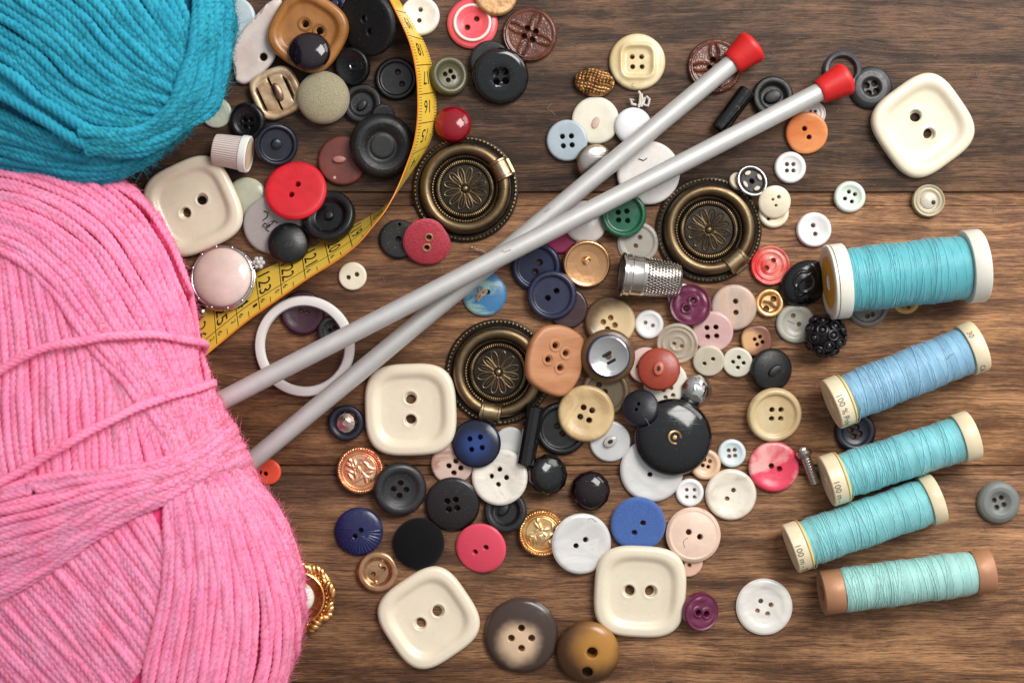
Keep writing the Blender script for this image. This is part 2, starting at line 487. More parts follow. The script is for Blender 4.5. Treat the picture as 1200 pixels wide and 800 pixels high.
WARP = .4
def mat_wood(name, dark, mid, light, seed, grey=None, greyamt=.5, lo=.34, hi=.66):
    k = NT(name); b = k.b
    tc = k.new('ShaderNodeTexCoord')
    m0 = k.new('ShaderNodeMapping'); m0.inputs['Location'].default_value = (seed * 3.1, seed * 7.7, 0); k.link(tc.outputs['Object'], m0.inputs['Vector'])
    v0 = m0.outputs[0]
    def scaled_vec(v, s):
        m = k.new('ShaderNodeMapping'); m.inputs['Scale'].default_value = s; k.link(v, m.inputs['Vector']); return m.outputs[0]
    wn = k.noise(scaled_vec(v0, (.22, .55, 1)), 1., 3, .5)
    wn2 = k.noise(scaled_vec(v0, (.9, 1.6, 1)), 1., 2, .5)
    sh = k.math('ADD', k.math('MULTIPLY', k.math('SUBTRACT', wn, .5), WARP), k.math('MULTIPLY', k.math('SUBTRACT', wn2, .5), .10))
    cx = k.new('ShaderNodeCombineXYZ'); k.link(sh, cx.inputs[1])
    va = k.new('ShaderNodeVectorMath', operation='ADD'); k.link(v0, va.inputs[0]); k.link(cx.outputs[0], va.inputs[1]); vw = va.outputs[0]
    n1 = k.noise(scaled_vec(vw, (.34, 3.8, 1)), 1., 7, .68)
    n2 = k.noise(scaled_vec(vw, (2.2, 34, 1)), 1., 5, .72)
    n3 = k.noise(scaled_vec(v0, (.8, 2.3, 1)), 1., 6, .68, .5)
    n4 = k.noise(scaled_vec(vw, (.28, 13, 1)), 1., 4, .6)
    n5 = k.noise(scaled_vec(v0, (6, 46, 1)), 1., 5, .8)
    t = k.math('ADD', k.math('ADD', k.math('MULTIPLY', n1, .30), k.math('MULTIPLY', n2, .20)), k.math('ADD', k.math('MULTIPLY', n3, .30), k.math('ADD', k.math('MULTIPLY', n4, .13), k.math('MULTIPLY', n5, .13))))
    col = k.ramp(t, [(lo, srgb(*dark)), ((lo + hi) / 2, srgb(*mid)), (hi, srgb(*light))])
    if grey:
        gn = k.noise(scaled_vec(v0, (.8, 2.0, 1)), 1.3, 5, .65, .4)
        col = k.mix(col, srgb(*grey), k.ramp(gn, [(.42, 0.), (.62, greyamt)]))
        rn = k.noise(scaled_vec(v0, (.7, 2.6, 1)), 1.2, 5, .65, .5)
        col = k.mix(col, srgb(*light), k.ramp(rn, [(.52, 0.), (.7, .55)]))
    # the board colour gets darker toward the left, in ragged tongues that run with the grain
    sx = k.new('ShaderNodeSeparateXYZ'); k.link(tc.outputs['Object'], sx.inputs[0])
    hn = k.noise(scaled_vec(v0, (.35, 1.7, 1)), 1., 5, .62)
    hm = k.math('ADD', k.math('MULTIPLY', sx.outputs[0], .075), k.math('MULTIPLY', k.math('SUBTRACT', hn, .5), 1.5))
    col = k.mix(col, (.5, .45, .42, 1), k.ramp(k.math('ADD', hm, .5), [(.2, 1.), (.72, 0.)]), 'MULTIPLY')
    po = k.noise(scaled_vec(vw, (1.9, 58, 1)), 1., 4, .7)
    col = k.mix(col, (.012, .008, .006, 1), k.ramp(po, [(.53, 0.), (.62, .7)]))
    po2 = k.noise(scaled_vec(v0, (6, 110, 1)), 1., 2, .6)
    col = k.mix(col, (.015, .01, .008, 1), k.ramp(po2, [(.56, 0.), (.64, .5)]))
    fl = k.noise(scaled_vec(v0, (24, 60, 1)), 1., 2, .5)
    col = k.mix(col, srgb(215, 185, 150), k.ramp(fl, [(.7, 0.), (.78, .3)]))
    k.link(col, b.inputs['Base Color'])
    k.link(k.ramp(n1, [(.3, .62), (.7, .46)]), b.inputs['Roughness']); b.inputs['Specular IOR Level'].default_value = .27
    k.link(k.bump(po, .45, -.02, k.bump(n2, .4, .02, k.bump(n4, .3, .03))), b.inputs['Normal'])
    return k.m
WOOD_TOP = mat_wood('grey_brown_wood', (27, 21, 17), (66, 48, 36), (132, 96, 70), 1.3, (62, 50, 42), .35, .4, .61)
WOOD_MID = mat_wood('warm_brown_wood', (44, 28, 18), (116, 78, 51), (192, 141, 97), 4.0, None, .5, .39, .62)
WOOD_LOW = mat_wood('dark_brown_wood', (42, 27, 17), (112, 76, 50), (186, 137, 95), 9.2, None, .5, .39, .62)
mb = MB()
def plank(ya, yb, mi):
    """a board from ya (far edge) to yb (near edge), measured down the table"""
    X = 2400; a, b_ = 400 - ya, 400 - yb
    pr = [(a, -30), (a, -6), (a - 1.2, -1.6), (a - 4, 0), (b_ + 3, 0), (b_ + .8, -1.2), (b_, -6.5), (b_, -30)]
    vs = [(-X, y, z) for y, z in pr] + [(X, y, z) for y, z in pr]; n = len(pr)
    mb.add(vs, [(i, i + 1, n + i + 1, n + i) for i in range(n - 1)] + [tuple(range(n)), tuple(range(n, 2 * n))[::-1]], mi)
def ledge(ya, yb, mi):
    X = 2400; a, b_ = 400 - ya, 400 - yb
    mb.add([(-X, a, -5), (X, a, -5), (X, b_, -5), (-X, b_, -5), (-X, a, -28), (X, a, -28), (X, b_, -28), (-X, b_, -28)],
           [(0, 3, 2, 1), (0, 1, 5, 4), (2, 3, 7, 6)], mi)
for ya, yb, mi in ((-1400, -745, 2), (-736, -415, 1), (-404, -102, 2), (-90, 225, 0), (240.5, 545, 1), (556, 880, 2), (890, 1200, 1), (1210, 2200, 0)):
    plank(ya, yb, mi)
for ya, yb, mi in ((-745, -736, 1), (-415, -404, 1), (-102, -90, 0), (225.3, 240.2, 1), (545.3, 555.7, 2), (880, 890, 2), (1200, 1210, 1)):
    ledge(ya, yb, mi)
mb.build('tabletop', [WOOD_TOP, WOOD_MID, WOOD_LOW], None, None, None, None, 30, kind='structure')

# ------------------------------------------------------------------ shared materials
CREAM = mat('cream_plastic', (224, 212, 188), .3, spec=.5, coat=.12, sss=.15, var=.03, bump=.02, bs=12, rv=.06)
BLACK = mat('black_plastic', (12, 12, 13), .36, bump=.04, dust=.25)
BLACKM = mat('black_matt_plastic', (14, 14, 15), .55, bump=.08, dust=.35)
BLACKG = mat('black_gloss', (7, 7, 8), .12, rv=.05, spec=.6, bump=.01, bs=8)
BLACKR = mat('black_rubber', (21, 21, 22), .48, bump=.12, bs=25, dust=.3)
CHAR = mat('charcoal_plastic', (36, 36, 38), .38, bump=.06, dust=.3)
NAVY = mat('navy_plastic', (27, 31, 62), .3, bump=.03)
NAVYD = mat('navy_dark', (22, 25, 40), .34, bump=.05, dust=.2)
WHITE = mat('white_plastic', (228, 226, 220), .3, var=.04, sss=.05, bump=.03)
PEARL = mat_pearl('white_pearl', (228, 222, 212), (216, 209, 200))
PEARLG = mat_pearl('grey_pearl', (205, 201, 197), (196, 192, 189))
PEARLP = mat_pearl('pink_pearl', (222, 198, 188), (196, 160, 150))
SILVER = mat('silver_metal', (205, 203, 200), .16, 1., bump=.04, bs=20, rv=.08)
STEEL = mat('nickel_metal', (190, 182, 174), .22, 1., bump=.06, bs=30, rv=.1)
GOLD = mat('gold_metal', (240, 204, 150), .3, .92, bump=.06, bs=30, c2=(206, 146, 84), c2s=2.5)
GOLDP = mat('pink_gold_metal', (240, 182, 130), .26, 1., bump=.06, bs=30)
BRASSD = mat('dark_bronze', (26, 21, 16), .4, .6, bump=.12, bs=30, c2=(48, 38, 26), c2s=6)
BRASSB = mat('worn_brass', (146, 126, 94), .34, 1., bump=.1, bs=24, c2=(92, 74, 48), c2s=3, c2r=(.42, .62))
BRASSH = mat('bright_brass', (120, 102, 77), .36, 1., bump=.08, bs=24, c2=(112, 92, 66), c2s=4)
THREADW = mat_fibre('white_thread', (220, 212, 200))
THREADB = mat_fibre('black_thread', (25, 24, 24))
HOLEDARK = mat('dark_recess', (18, 15, 13), .6)  # near-black colour painted in for the shade inside uncut holes and slots
# ------------------------------------------------------------------ brass drawer pulls
BRASSC = mat('clamp_brass', (176, 154, 120), .3, 1., bump=.1, bs=20, c2=(128, 106, 78), c2s=3)
def drawer_pull(px, py, cdx, cdy, label, ringdeg=0):
    M = pose(*lift_xy(px, py, 8), 0, 0, 0)
    root = empty('drawer_pull', label, 'drawer pull', 'antique brass drawer pulls', M)
    mb = MB()
    mb.lathe([(0, 0), (61.4, 0), (62.4, 1.5), (62, 3.4), (60.8, 4.0), (57.4, 4.0), (55, 3.6), (53.5, 6.2), (52, 6.6), (50, 4.6), (44, 3.2), (41.5, 4.5), (40, 6.5), (36.6, 6.8),
              (35.2, 5.6), (34.4, 7.6), (33.4, 8.4), (29.6, 8.4), (28.6, 7.2), (27.8, 6.0), (10, 6.4), (0, 6.4)], 96)
    bp = mb.build('base_plate', BRASSD, root)
    mb = MB(); mb.beaded(58.8, 1.75, 76, 4.7); mb.build('beaded_rim', BRASSB, bp)
    mb = MB(); mb.beaded(38.2, 1.3, 74, 7.2); mb.build('beaded_border', BRASSB, bp)
    mb = MB(); mb.beaded(31.6, 1.15, 84, 8.5, 6, 8, .3, 2.2); mb.build('ridged_border', BRASSB, bp)
    fl = MB()
    for i in range(12):
        a = 2 * PI * i / 12 + px * .013
        loop = []
        for j in range(18):
            t = 2 * PI * j / 18; r = 15.4 - 9.6 * math.cos(t); wd = 4.3 * math.sin(t) * (0.55 + .45 * (r - 5.8) / 19.2)
            loop.append((r * math.cos(a) - wd * math.sin(a), r * math.sin(a) + wd * math.cos(a), 6.9))
        fl.tube(loop, .8, 6, True)
        fl.tube([(8 * math.cos(a), 8 * math.sin(a), 6.5), (20 * math.cos(a), 20 * math.sin(a), 6.7)], .5, 5)
    fl.ball((0, 0, 6.6), 4.4, 16, 8, .8)
    fl.build('rosette', BRASSB, bp)
    mb = MB(); mb.torus(46, 6.6, 96, 18, 12.0); mb.build('ring_handle', BRASSH, root)
    an = math.atan2(-cdy, cdx)
    cl = MB(); L = 12.5
    Mc = Matrix.Rotation(an, 4, 'Z') @ Matrix.Translation((47.5, 0, 10)) @ Matrix.Rotation(PI / 2, 4, 'X')
    cl.lathe([(0, -L), (10.4, -L), (11.8, -L + 1.4), (11.8, -L + 3.4), (10.8, -L + 4.4), (10.8, L - 4.4), (11.8, L - 3.4), (11.8, L - 1.4), (10.4, L), (0, L)], 28, 0, Mc)
    Mt = Matrix.Rotation(an, 4, 'Z')
    cl.add([Mt @ Vector(v) for v in [(50, -10, 2), (61.5, -9, 2), (61.5, 9, 2), (50, 10, 2), (50, -10, 13), (61, -8.5, 8.5), (61, 8.5, 8.5), (50, 10, 13)]],
           [(0, 3, 2, 1), (4, 5, 6, 7), (0, 1, 5, 4), (1, 2, 6, 5), (2, 3, 7, 6), (3, 0, 4, 7)])
    cl.build('clamp', BRASSC, root)
    x, y = lift_xy(px, py, 8)
    stamp(x, y, lambda dx, dy: np.hypot(dx, dy) < 62, lambda dx, dy: np.where(np.hypot(dx, dy) > 40, np.where(np.hypot(dx, dy) > 53.5, 6.3, 17.0), 9.0))
drawer_pull(545, 221, 45, -23, 'round antique brass ring pull beside the yellow tape, its clamp at the upper right')
drawer_pull(831, 269, 31, 37, 'round antique brass ring pull right of the metal thimble, its clamp at the lower right')
drawer_pull(584, 436, -9, 47, 'round antique brass ring pull partly under the tan four-hole button')

# ------------------------------------------------------------------ the tape measure
TO = [(453, -8), (473, 33), (482, 57), (488, 87), (489.5, 114), (489, 141), (485, 168), (476, 195), (465, 222), (452, 246), (437, 265), (420, 285), (395, 305), (363, 325), (326, 351), (292, 375), (260, 401), (225, 430), (190, 458)]
TE = [(462, -8), (491, 39), (501, 60), (507.5, 84), (510.5, 111), (510.5, 138), (506, 160), (495, 182), (475, 212), (454, 239), (436, 252), (414, 264), (388, 278), (358, 294), (322, 310), (285, 328), (255, 350), (222, 376), (183, 404)]
def catmull(P, n):
    P = [np.array(p, float) for p in P]; P = [2 * P[0] - P[1]] + P + [2 * P[-1] - P[-2]]; out = []
    for i in range(1, len(P) - 2):
        a, b, c, d = P[i - 1:i + 3]
        for j in range(n):
            t = j / n; out.append(.5 * ((2 * b) + (c - a) * t + (2 * a - 5 * b + 4 * c - d) * t * t + (3 * b - a - 3 * c + d) * t ** 3))
    out.append(P[-2]); return np.array(out)
tO, tE = catmull(TO, 10), catmull(TE, 10)
WID = 50.0
dd = np.hypot(*(tO - tE).T); zO = np.sqrt(np.maximum(WID ** 2 - dd ** 2, 80.0)) + 1.2
ker = np.ones(15) / 15; zO = np.convolve(np.pad(zO, 7, 'edge'), ker, 'valid')
O3 = np.array([(*lift_xy(p[0], p[1], z), z) for p, z in zip(tO, zO)]); E3 = np.array([(*lift_xy(p[0], p[1], 1.2), 1.2) for p in tE])
mid = (O3 + E3) / 2; ss = np.concatenate([[0], np.cumsum(np.linalg.norm(np.diff(mid, axis=0), axis=1))])
def tape_at(s, wq):
    o = np.array([np.interp(s, ss, O3[:, k]) for k in range(3)]); e = np.array([np.interp(s, ss, E3[:, k]) for k in range(3)])
    return e + (o - e) * wq
def tape_n(s):
    t = tape_at(s + 1, .5) - tape_at(s - 1, .5); c = tape_at(s, 1) - tape_at(s, 0); n = np.cross(t, c); n /= np.linalg.norm(n)
    return n if n[2] > 0 else -n
SX = 0.0
for i in range(len(ss)):                     # where the strip stands upright and its other face turns up
    t = mid[min(i + 1, len(ss) - 1)] - mid[max(i - 1, 0)]; n = np.cross(t, O3[i] - E3[i])
    if i == 0: s0 = np.sign(n[2])
    elif np.sign(n[2]) != s0: SX = ss[i]; break
def tape_face(s, wq, off):
    t = tape_at(s + 1, .5) - tape_at(s - 1, .5); c = tape_at(s, 1) - tape_at(s, 0); n = np.cross(t, c); n /= np.linalg.norm(n)
    n = n * (s0 if s < SX else -s0)
    return tape_at(s, wq) + n * off
TAPEY = mat('yellow_vinyl', (224, 190, 76), .38, var=.05, bump=.04, bs=30, c2=(216, 172, 52), c2s=1.2)
TAPEO = mat('orange_edge', (232, 142, 40), .4, var=.05)
INK = mat('black_ink', (22, 20, 18), .5, var=.02, bump=0)
rt = empty('tape_measure', 'yellow tape measure curving edge-up between the black buttons and the brass pull', 'tape measure')
mb = MB(); N = len(ss)
for (wa, wb, mi) in ((.0, .955, 0), (.955, 1.0, 1)):
    vs = []; fs = []
    for i in range(N):
        nn = np.cross(mid[min(i + 1, N - 1)] - mid[max(i - 1, 0)], O3[i] - E3[i]); nn /= np.linalg.norm(nn)
        for wq in (wa, wb):
            p = E3[i] + (O3[i] - E3[i]) * wq
            vs += [p + nn * .55, p - nn * .55]
    for i in range(N - 1):
        a = i * 4; b = a + 4
        fs += [(a, a + 2, b + 2, b), (a + 1, b + 1, b + 3, a + 3), (a, b, b + 1, a + 1), (a + 2, a + 3, b + 3, b + 2)]
    mb.add(vs, fs, mi)
mb.build('tape_strip', [TAPEY, TAPEO], rt, sharp=60)
pr = MB(); OFF = .78
def tline(s1, w1, s2, w2, wd, n=1):
    for j in range(n):
        a, b = j / n, (j + 1) / n
        p = (s1 + (s2 - s1) * a, w1 + (w2 - w1) * a); q = (s1 + (s2 - s1) * b, w1 + (w2 - w1) * b)
        if abs(s2 - s1) > abs(w2 - w1) * WID: quad = [(p[0], p[1] - wd / WID / 2), (q[0], q[1] - wd / WID / 2), (q[0], q[1] + wd / WID / 2), (p[0], p[1] + wd / WID / 2)]
        else: quad = [(p[0] - wd / 2, p[1]), (p[0] + wd / 2, p[1]), (q[0] + wd / 2, q[1]), (q[0] - wd / 2, q[1])]
        pr.add([tape_face(max(s, .1), wq, OFF) for s, wq in quad], [(0, 1, 2, 3)])
def ttext(txt, s, wq, hs, ws, flip=False):
    """letters read across the strip from its lower edge, hs tall along it and ws wide across"""
    v, f = glyphs(txt, 10.0)
    xs = [p[0] for p in v]; ys = [p[1] for p in v]; wx = max(xs) - min(xs); wy = max(ys) - min(ys); cx = (max(xs) + min(xs)) / 2; cy = (max(ys) + min(ys)) / 2
    g = -1 if flip else 1
    pr.add([tape_face(s - g * (p[1] - cy) / wy * hs, wq + (p[0] - cx) / wx * ws / WID, OFF + .05) for p in v], f)
# lower stretch: a line each centimetre and the long line beside the small inch scale
def s_near(x, y, edge):
    P = tO if edge == 'O' else tE
    return ss[int(np.argmin(np.hypot(P[:, 0] - x, P[:, 1] - y)))]
L0 = s_near(300, 325, 'E'); STEP = 31.5
num = 123
for kk in range(-3, 9):
    s = L0 - kk * STEP; n = 123 - kk
    if s > ss[-1] - 2 or s < SX + 6: continue
    tline(s, 0.0, s, .95, .9, 6)
    tline(s - STEP / 2, .8, s - STEP / 2, .95, .7, 1)
    ttext(str(n), s - STEP * .33, .36, 16, 25)
    if kk < 4: ttext(str(6), s - STEP * .18, .77, 6, 4.2)
    if kk < 2: ttext(str(1 - kk if kk > -1 else 2), s + STEP * .18, .77, 6, 3.2)
tline(SX + 8, .66, ss[-1] - 1, .66, .8, 60)
# upper stretch, the other face
for kk in range(0, 7):
    s = s_near(510.5, 108, 'E') + (kk - 3) * 33.2
    if s < 4 or s > SX - 8: continue
    tline(s, .0, s, .95, .9, 4)
    ttext(str(19 - kk), s + 15, .52, 15, 15, True)
    for j in range(1, 10):
        q = s + j * 3.32
        if q < SX - 6 and q > 2:
            tline(q, .80, q, .94, .6); tline(q, 0.02, q, .13 if j != 5 else .2, .6)
pr.build('scale_lettering', INK, rt, smooth=False)
for i in range(0, N):
    for wq in np.linspace(0, 1, 18):
        p = E3[i] + (O3[i] - E3[i]) * wq; a = int(round((p[0] - X0) / CELL)); b = int(round((p[1] - Y0) / CELL)); HM[b, a] = max(HM[b, a], p[2] + 1.0)

# ------------------------------------------------------------------ thread spools
def np_tube(P, Nn, r, seg=6, lobes=0, twist=0.0, depth=0.0, flat=1.0):
    """tube round a path P with surface normals Nn; lobes give the plies of a twisted yarn"""
    P = np.asarray(P, float); n = len(P)
    T = np.gradient(P, axis=0); T /= np.maximum(np.linalg.norm(T, axis=1, keepdims=True), 1e-9)
    Nn = Nn - T * (Nn * T).sum(1, keepdims=True); Nn /= np.maximum(np.linalg.norm(Nn, axis=1, keepdims=True), 1e-9)
    B = np.cross(T, Nn)
    s = np.concatenate([[0], np.cumsum(np.linalg.norm(np.diff(P, axis=0), axis=1))])
    a = 2 * PI * np.arange(seg) / seg
    rr = r * np.ones((n, seg)) if np.isscalar(r) else np.asarray(r)[:, None] * np.ones((1, seg))
    if lobes: rr = rr * (1 - depth + depth * np.abs(np.cos(.5 * lobes * (a[None] - twist * s[:, None]))) * 2 - depth * .3)
    V = P[:, None] + rr[..., None] * (Nn[:, None] * np.cos(a)[None, :, None] * flat + B[:, None] * np.sin(a)[None, :, None])
    i = np.arange(n - 1)[:, None] * seg; k = np.arange(seg)[None]; k2 = (k + 1) % seg
    F = np.stack([i + k, i + k2, i + seg + k2, i + seg + k], -1).reshape(-1, 4)
    return V.reshape(-1, 3), F
class Bulk:
    def __init__(s): s.V = []; s.F = []; s.n = 0
    def add(s, V, F): s.V.append(V); s.F.append(F + s.n); s.n += len(V)
    def build(s, name, m, parent=None): return big_mesh(name, np.concatenate(s.V), np.concatenate(s.F), m, parent)

def mat_thread(name, c):
    k = NT(name); b = k.b; vec = k.coords((1, .3, .3))
    n = k.noise(vec, 9, 4, .7); c = srgb(*c)
    k.link(k.ramp(n, [(.3, tuple(x * .84 for x in c[:3]) + (1,)), (.6, c)]), b.inputs['Base Color'])
    b.inputs['Roughness'].default_value = .36; b.inputs['Specular IOR Level'].default_value = .6
    b.inputs['Sheen Weight'].default_value = .4; b.inputs['Sheen Roughness'].default_value = .35
    return k.m
IVORY = mat('ivory_plastic', (228, 214, 184), .36, var=.03, sss=.15, c2=(214, 196, 160), c2s=1.5)
FLANGEW = mat('clear_white_plastic', (222, 218, 206), .35, var=.03, sss=.2)
YELLOWP = mat('yellow_label', (206, 156, 44), .5, var=.05)
COPPER = mat('copper_card', (172, 122, 88), .45, .15, var=.05)
CARD = mat('grey_card', (150, 134, 118), .8, var=.15)
GREYINK = mat('grey_ink', (92, 88, 80), .6, var=.02, bump=0)
def spool(label, L, Rr, Rl, Rrt, wl, wr, Rt, tm, fm, kind, texts=(), lift=0., seed=1, thread_name='wound_thread', hollow=False, rightm=None):
    r = random.Random(seed)
    zL = Rl + lift; zR = Rrt + lift * .3
    a = Vector((*lift_xy(L[0], L[1], zL), zL)); b = Vector((*lift_xy(Rr[0], Rr[1], zR), zR))
    ax = (b - a).normalized(); ln = (b - a).length
    up = (Vector((0, 0, 1)) - ax * ax.z).normalized(); yy = up.cross(ax)
    M = Matrix(((ax.x, yy.x, up.x, a.x * U), (ax.y, yy.y, up.y, a.y * U), (ax.z, yy.z, up.z, a.z * U), (0, 0, 0, 1)))
    root = empty('thread_spool', label, 'thread spool', 'spools of sewing thread', M)
    X = Matrix(((0, 0, 1, 0), (0, 1, 0, 0), (-1, 0, 0, 0), (0, 0, 0, 1)))     # lathe axis along the spool
    def fl(x0, x1, R, out, m, nm):
        q = MB(); d = x1 - x0
        if out < 0:
            pr_ = [(R * .36, x0 + 6), (R * .36, x0 + .8)] if hollow else [(0, x0 + 2.4), (R * .2, x0 + 2.2), (R * .22, x0 + .9)]
            pr_ += [(R * .8, x0 + .6), (R * .84, x0), (R * .97, x0), (R, x0 + 1.0), (R, x1 - .8), (R * .985, x1), (Rt * .6, x1)]
        else:
            pr_ = [(Rt * .6, x0), (R * .985, x0), (R, x0 + .8), (R, x1 - 1.2), (R * .97, x1), (R * .85, x1), (R * .8, x1 - 1.5), (R * .25, x1 - 1.5), (0, x1 - 2)]
        q.lathe(pr_, 64, 0, X); return q.build(nm, m, root)
    cl_ = fl(0, wl, Rl, -1, fm, 'end_cap'); cr_ = fl(ln - wr, ln, Rrt, 1, rightm or fm, 'end_cap')
    if kind == 'label':
        q = MB(); q.lathe([(Rl * .24, .2), (Rl * .7, .2), (Rl * .7, .65)], 48, 0, X); q.build('label_disc', YELLOWP, cl_)
        q = MB(); q.torus(Rl * .99, .7, 64, 6, 4.5, 1, 0, X); q.build('seam', BRASSH, cl_)
    if hollow:
        q = MB(); q.lathe([(Rl * .3, 7), (Rl * .62, 4.5), (Rl * .8, .5), (Rl * .9, -.6), (Rl * .98, .2)], 48, 0, X); q.build('tube_end', CARD, cl_)
    if kind == 'notch':
        q = MB(); q.lathe([(Rl * .985, wl + .2), (Rl * 1.02, wl + 1.2), (Rl * .99, wl + 2.2), (Rl * .93, wl + 2.8), (Rl * .9, wl + 4), (Rt * .8, wl + 4)], 48, 0, X)
        q.torus(Rl * .985, .9, 64, 6, wl + 1.4, 1, 0, X); q.build('thread_catch', mat('pale_yellow_plastic_%d' % seed, (222, 196, 128), .4), root)
    x0, x1 = wl + (4 if kind == 'notch' else 1), ln - wr - .5
    prof = lambda x: Rt * (1 - .05 * np.exp(-(x - x0) / 5.) - .05 * np.exp(-(x1 - x) / 5.)) + .5 * np.sin(x * .11 + seed) + .3 * np.sin(x * .37 + 2 * seed)
    q = MB(); q.lathe([(0, x0)] + [(float(prof(x)) - .45, x) for x in np.linspace(x0, x1, 24)] + [(0, x1)], 64, 0, X); q.build('thread_core', tm, root)
    bk = Bulk()
    def helix(xs, th, off, rad):
        R_ = prof(xs) + off
        Nn = np.stack([0 * th, np.sin(th), np.cos(th)], 1); P = np.stack([xs, R_ * np.sin(th), R_ * np.cos(th)], 1)
        bk.add(*np_tube(P, Nn, rad, 5))
    pitch = 1.2; nt = (x1 - x0) / pitch; th = np.linspace(0, 2 * PI * nt, int(nt * 40))
    xs = np.clip(x0 + th / (2 * PI) * pitch + .5 * np.sin(th * .013 + seed) + .25 * np.sin(th * .071), x0, x1)
    helix(xs, th, -.2, .72)
    # later, looser turns that cross the first at a slant
    for j in range(22):
        n2 = r.uniform(.6, 1.8); c0 = r.uniform(x0 + 4, x1 - 30) if j % 2 else r.uniform(x0 + 4, x0 + 50); sp = r.uniform(-22, 34)
        th = np.linspace(0, 2 * PI * n2, int(n2 * 40)) + r.uniform(0, 6)
        xs = np.clip(c0 + (th - th[0]) / (2 * PI * n2) * sp * n2 + 1.5 * np.sin(th * .5), x0 + .5, x1 - .5); helix(xs, th, .55 + .12 * (j % 3), .45)
    pitch = 9.5; nt = (x1 - x0) / pitch; th = np.linspace(0, 2 * PI * nt, int(nt * 40))
    helix(np.clip(x1 - th / (2 * PI) * pitch + 1.6 * np.sin(th * .31 + seed), x0, x1), th, .4, .42)
    if kind == 'notch':                    # the loose end, caught in the notch and left hanging
        t = np.linspace(0, 1, 30); an = .5 + 1.5 * t; q0 = x0 + 7 * (1 - t) ** 2 - 2.5; R_ = Rt + .8 + 2.5 * np.sin(PI * t)
        Nn = np.stack([0 * t, -np.sin(an), np.cos(an)], 1); bk.add(*np_tube(np.stack([q0, -R_ * np.sin(an), R_ * np.cos(an)], 1), Nn, .45, 5))
    bk.build(thread_name, tm, root)
    for cap_, side in ((cl_, 0), (cr_, 1)):
        here = [t for t in texts if (t[1] > ln / 2) == bool(side)]
        if not here: continue
        q = MB()
        for txt, xa, al, size, Rx in here:
            v, f = glyphs(txt, size)
            q.add([(xa + p[1], -(Rx + .3) * math.sin(al + p[0] / Rx), (Rx + .3) * math.cos(al + p[0] / Rx)) for p in v], f)
        q.build('lettering', GREYINK, cap_, smooth=False)
    p0 = np.array(a); p1 = np.array(b)
    for t in np.linspace(0, 1, 120):
        c = p0 + (p1 - p0) * t
        Rx = Rl if t * ln < wl else (Rrt if t * ln > ln - wr else Rt)
        for o in np.linspace(-1, 1, 41):
            p = c + np.array(yy) * o * Rx; i = int(round((p[0] - X0) / CELL)); j = int(round((p[1] - Y0) / CELL))
            HM[j, i] = max(HM[j, i], c[2] + Rx * math.sqrt(max(0, 1 - o * o)))
# ------------------------------------------------------------------ loose buttons, lowest first
def P_stitch(segs, m=None, r=.8, nm='thread'):
    def f(root):
        q = MB()
        for s in segs: q.tube([(a, -b, c) for a, b, c in s], r, 6)
        q.build(nm, m or THREADW, root)
    return f
def P_all(*fs):
    def f(root):
        for g in fs: g(root)
    return f
def P_loop(x, y, z, ang, w=5, h=6, r=1.3, m=None, nm='shank'):
    """a wire eye standing on the piece"""
    def f(root):
        c, s = math.cos(ang), math.sin(ang); q = MB()
        q.tube([(x + w * math.cos(t) * c, -y + w * math.cos(t) * s, z + h * math.sin(t)) for t in np.linspace(-.2, PI + .2, 14)], r, 8)
        q.build(nm, m or GOLD, root)
    return f
def P_tiltring(x, y, z, R, r, tilt, m, nm='shank'):
    def f(root):
        q = MB(); q.torus(R, r, 32, 10, 0, 1, 0, Matrix.Translation((x, -y, z)) @ Matrix.Rotation(.9, 4, 'Z') @ Matrix.Rotation(tilt, 4, 'X') @ Matrix.Diagonal((.85, 1.1, 1, 1)))
        q.lathe([(0, -4), (2.6, -4), (2.4, 1), (0, 1.4)], 14, 0, Matrix.Translation((x, -y, z))); q.build(nm, m, root)
    return f
def P_stub(x, y, z, R, h, m, nm='shank', ang=0., bar=1.0, hole=True):
    def f(root):
        q = MB(); T = Matrix.Translation((x, -y, z)) @ Matrix.Rotation(ang, 4, 'Z') @ Matrix.Diagonal((bar, 1, 1, 1))
        q.lathe([(R * 1.15, 0), (R, h * .3), (R * .94, h * .85), (R * .7, h), (0, h)], 20, 0, T); st = q.build(nm, m, root)
        if hole:
            q = MB(); T2 = Matrix.Translation((x, -y, z + h + .15)) @ Matrix.Rotation(ang, 4, 'Z') @ Matrix.Diagonal((bar, 1, 1, 1))
            q.lathe([(0, 0), (R * .38, 0), (R * .42, -.25)], 14, 0, T2); q.build('thread_hole_shade', HOLEDARK, st)
    return f
def P_ringband(R, r, z, m, nm='rim', flat=1.0, beads=0, br=1.2):
    def f(root):
        q = MB()
        if beads:
            for i in range(beads):
                a = 2 * PI * i / beads; q.ball((R * math.cos(a), R * math.sin(a), z), br, 7, 5)
        else: q.torus(R, r, 72, 10, z, flat)
        q.build(nm, m, root)
    return f
def P_cap(R, z, prof, m, nm, sx=1., sy=1., x=0, y=0, seg=48, rot=0., sharp=40):
    def f(root):
        q = MB(); q.lathe([(R * u, z + h) for u, h in prof], seg, 0, Matrix.Translation((x, -y, 0)) @ Matrix.Rotation(rot, 4, 'Z') @ Matrix.Diagonal((sx, sy, 1, 1)))
        q.build(nm, m, root, sharp=sharp)
    return f
domep = lambda h, n=14: [(math.sin(t), h * math.cos(t)) for t in np.linspace(0, PI / 2, n)]
def P_eyelets(hs, z, m, r=1.1):
    def f(root):
        for x, y, R in hs:
            q = MB(); q.torus(R, r, 28, 8, z, .7, 0, Matrix.Translation((x, -y, 0))); q.build('eyelet', m, root)
    return f
def fan(n, k):
    return lambda x, y, u, t: -k * u * (1 - u * .3) * np.abs(np.sin(n * t / 2.)) ** .5
